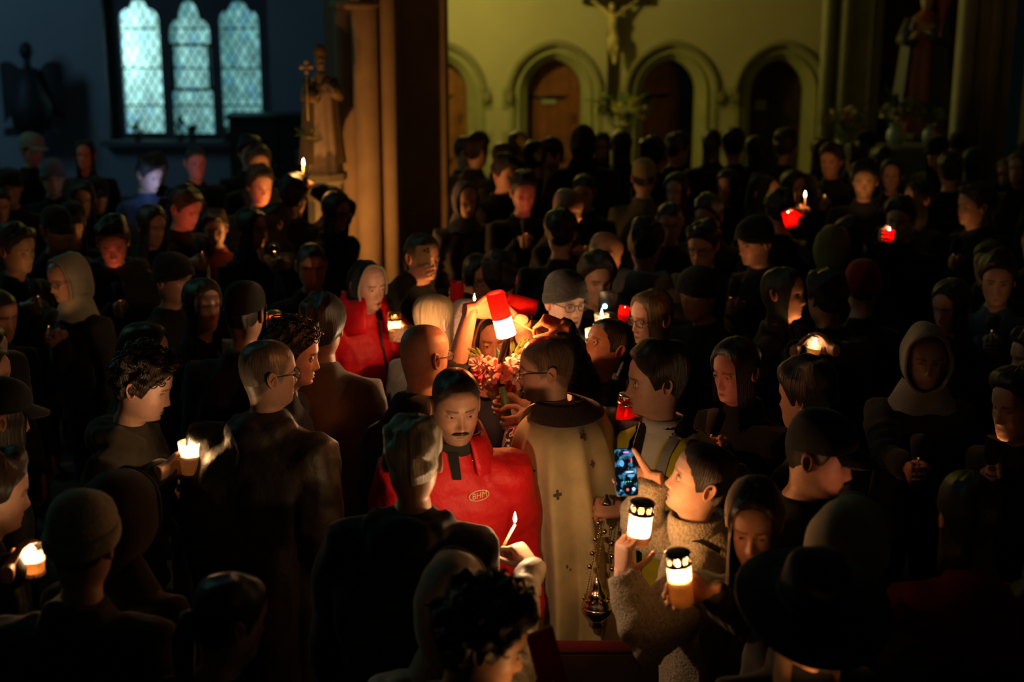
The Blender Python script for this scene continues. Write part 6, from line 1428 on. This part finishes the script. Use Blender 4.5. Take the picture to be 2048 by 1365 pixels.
P('woman in a pale grey scarf left of the dim red face', 932, 400, 1.58, 20, hp=10, skin='tan', fem=True, hair='none', hat='scarf', hatc=(.10, .09, .10), coat=(.06, .055, .06))
P('fair-haired person lit from the lamp before the first arch', 1035, 292, 1.66, 178, fem=True, hair='long', hcol=(.50, .36, .10), coat=BLK)
P('person with lit face turned to the first arch door', 1100, 312, 1.62, -60, skin='fair', hair='short', hcol=(.05, .03, .02), coat=BLK)
P('person in a tall pointed dark hood before the first arch', 1166, 286, 1.80, 175, hair='none', hat='hoodup', hatc=(.01, .012, .012), coat=(.01, .012, .012), bulk=1.15)
P('person with candlelit ear before the second arch', 1356, 300, 1.62, 120, skin='fair', hair='short', coat=BLK)
P('person in glasses with lit yellow blond hair before the clustered pier', 1662, 322, 1.62, -30, cand=('cup', 'shielded taper before the blond person at the pier', 1650, 385, 10.7, 0.7, 'R'), skin='rosy', hair='short', coat=BLK)
BACK = ['before the half-hidden arch by the pillar', 'between the pillar-side arch and the signed door', 'low before the signed wooden door', 'below the crucifix and yellow flowers', 'at the left jamb of the half-open door', 'at the right jamb of the half-open door', 'between the half-open and the dark door', 'at the left jamb of the dark door', 'tall, before the darkest door', 'before the narrow clustered pier', 'below the pale flower arrangement', 'between the flower arrangement and the painted statue', 'left of the fluted shafts', 'before the fluted shafts']
for k, (x, y, zz) in enumerate(((955, 302, 1.68), (1006, 318, 1.62), (1070, 318, 1.62), (1242, 292, 1.68), (1300, 310, 1.62), (1422, 288, 1.68), (1466, 292, 1.66), (1512, 300, 1.64), (1572, 292, 1.72), (1640, 305, 1.64), (1712, 318, 1.62), (1760, 322, 1.62), (1900, 342, 1.60), (1948, 326, 1.62))):
    P('dark silhouetted back-row head '+BACK[k], x, y, zz, RNG.uniform(130, 230), hair=('short', 'long')[k % 2], fem=bool(k % 2), coat=(.008, .008, .008), lod=0, group='back row silhouettes', hp=4)
# ---- everyone else in the dark: fill the floor with more people without hiding the lit ones
def blocked(x, y, zh):
    d = y*math.cos(PITCH) + (CAM_H-zh)*math.sin(PITCH); sc = FPX/d; px = 1024 + x*sc
    v = (CAM_H-zh-.0); py = 682.5 + FPX*math.tan(math.atan2(CAM_H-zh, y) - PITCH)
    for x0, y0, x1, y1, yy in PROT:
        if yy > y-.05:
            hw = .11*sc
            if x0 < px+hw and px-hw < x1 and y1 > py-.13*sc and y0 < py+.2*sc: return True, px, py
            hw = .26*sc
            if x0 < px+hw and px-hw < x1 and y1 > py+.12*sc: return True, px, py
    return False, px, py
REFS = [('woman in bright red', 'the woman in the red coat'), ('woman with swept', 'the filming woman'), ('bald man in', 'the bald man'), ('bearded priest', 'the bearded priest'), ('man with moustache', 'the man in the red jacket'),
  ('white-haired', 'the white-haired man'), ('boy with thick', 'the boy with thick dark hair'), ('young usher', 'the yellow vest'), ('woman with tied', 'the grey fleece'), ('young woman with long', 'the smiling long-haired woman'),
  ('woman in a wide', 'the wide-brimmed black hat'), ('person in a pale beige', 'the pale beige hood'), ('man in a dark flat', 'the red-lit capped man'), ('woman with long dark hair and red', 'the red-lit cheek'), ('old man in', 'the grey knitted hat'),
  ('woman in glasses with long', 'the fair-haired woman'), ('boy with curly', 'the curly-haired boy'), ('man with shaved', 'the shaved head'), ('man in a dark peaked', 'the dark peaked cap'), ('person in a pale grey', 'the pale knitted hat'),
  ('person with a dark raised', 'the dark raised hood'), ('woman in a white headscarf', 'the white headscarf'), ('man with combed', 'the pale-lined hood'), ('broad man', 'the broad man'), ('woman with glasses and long dark', 'the woman against the pillar'),
  ('man in dark suit', 'the man in suit and tie'), ('man with bowed', 'the bowed red-lit head'), ('man lit blue', 'the man lit blue by his phone'), ('child in a red', 'the child in the red jacket'), ('woman with long dark hair and raised', 'the woman with raised face'),
  ('person in a grey violet', 'the grey violet cap'), ('bearded man with candlelit', 'the bearded man in candlelight'), ('woman whose lit', 'the woman in lit profile'), ('man in dim profile', 'the man by the fluted shafts'), ('woman in a dark headscarf', 'the dark headscarf'),
  ('man in a black knitted', 'the black knitted hat'), ('man in glasses with dim', 'the dim round face'), ('person in a pale hooded', 'the pale hooded top'), ('person in an olive', 'the olive hood'), ('person in a dark red knitted', 'the dark red knitted hat'),
  ('person in black cupping', 'the jar candle'), ('person in a white hood', 'the white hood'), ('person with face in shadow', 'the blue collar'), ('person in a dark red coat', 'the dark red coat'), ('person in a pale peaked', 'the pale peaked cap'), ('man with dim red bearded', 'the dim red bearded face'), ('woman in a pale grey scarf', 'the pale grey scarf')]
ANCH = [(r, x, y, d) for l, x, y, d in LABELS for st, r in REFS if l.startswith(st)]
cnt = 0; rr = random.Random(11); USED = {}
for it in range(6000):
    if cnt >= 62: break
    y = 3.0 + 9.4*rr.random()**.8; x = rr.uniform(-1, 1)*(y*.37+.25); zh = rr.uniform(1.50, 1.66)
    if any((x-a)**2 + (y-b)**2 < .46**2 for a, b in POS): continue
    if -2.1 < x < -.3 and 9.6 < y < 11.4: continue
    if y > 11.6 and x < -1.9: continue
    bl, px, py = blocked(x, y, zh)
    if bl or py > 1420: continue
    yaw = math.degrees(math.atan2(-x, y-5.2)) + rr.uniform(-30, 30)
    fem = rr.random() < .45; hair = rr.choice(['long', 'pony', 'long'] if fem else ['short', 'short', 'buzz', 'short']); hat = rr.choice([None, None, None, None, 'beanie', 'cap'])
    desc = ('dark-clad person in a knitted hat' if hat == 'beanie' else 'dark-clad person in a peaked cap' if hat == 'cap' else {'long': 'dark-clad long-haired person', 'pony': 'dark-clad person with tied-back hair', 'short': 'dark-clad short-haired person', 'buzz': 'dark-clad close-cropped person'}[hair])
    ref, ax_, ay_, ad_ = min(ANCH, key=lambda q: (q[1]-px)**2 + (q[2]-py)**2)
    rel = 'behind' if y > ad_+.35 else 'in front of' if y < ad_-.35 else 'beside'
    lb = '%s %s %s' % (desc, rel, ref)
    person(lb, px, py, zh, yaw, hp=rr.uniform(4, 16), lod=0, group='shadowed worshippers '+rel+' '+ref, fem=fem, hair=hair, hcol=rr.choice([(.012, .009, .007), (.03, .02, .012), (.06, .04, .02), (.02, .015, .01)]),
      coat=rr.choice([BLK, (.015, .015, .02), (.02, .018, .015), (.03, .025, .02), (.01, .015, .02)]), skin=rr.choice(['light', 'tan', 'rosy']), hat=hat, hatc=(.015, .015, .015))
    POS.append((x, y)); cnt += 1
print('fillers', cnt)
# dark red pew top and booklet in front of the priest
p0, p1 = W(1075, 1243, 4.6), W(1215, 1246, 4.6)
pw = empty('pew', ((p0[0]+p1[0])/2+.12, 4.44, 0), 0, 'dark wooden pew with red padded top rail before the priest', 'pew'); zt_ = float(p0[2])
m = MB(); m.box((0, 0, zt_/2-.02), (.62, .05, zt_-.04)); part('back_panel', m, 'wood', pw, (.03, .015, .01), smooth=False)
m = MB(); m.tube([(-.31, 0, zt_-.02), (.31, 0, zt_-.02)], .022, 12); part('padded_rail', m, 'cloth', pw, (.12, .01, .01))
bk_ = W(1095, 1330, 3.35); bo_ = empty('booklet', tuple(bk_), math.radians(20), 'red booklet with pale page edges held up by the boy in the front row', 'booklet')
m = MB(); m.box((0, -.006, 0), (.075, .005, .20), rot=roty(-.25)); part('cover', m, 'plastic', bo_, (.42, .012, .014), smooth=False); m = MB(); m.box((0, 0, .002), (.073, .006, .205), rot=roty(-.25)); part('pages', m, 'cloth', bo_, (.6, .55, .45), smooth=False)
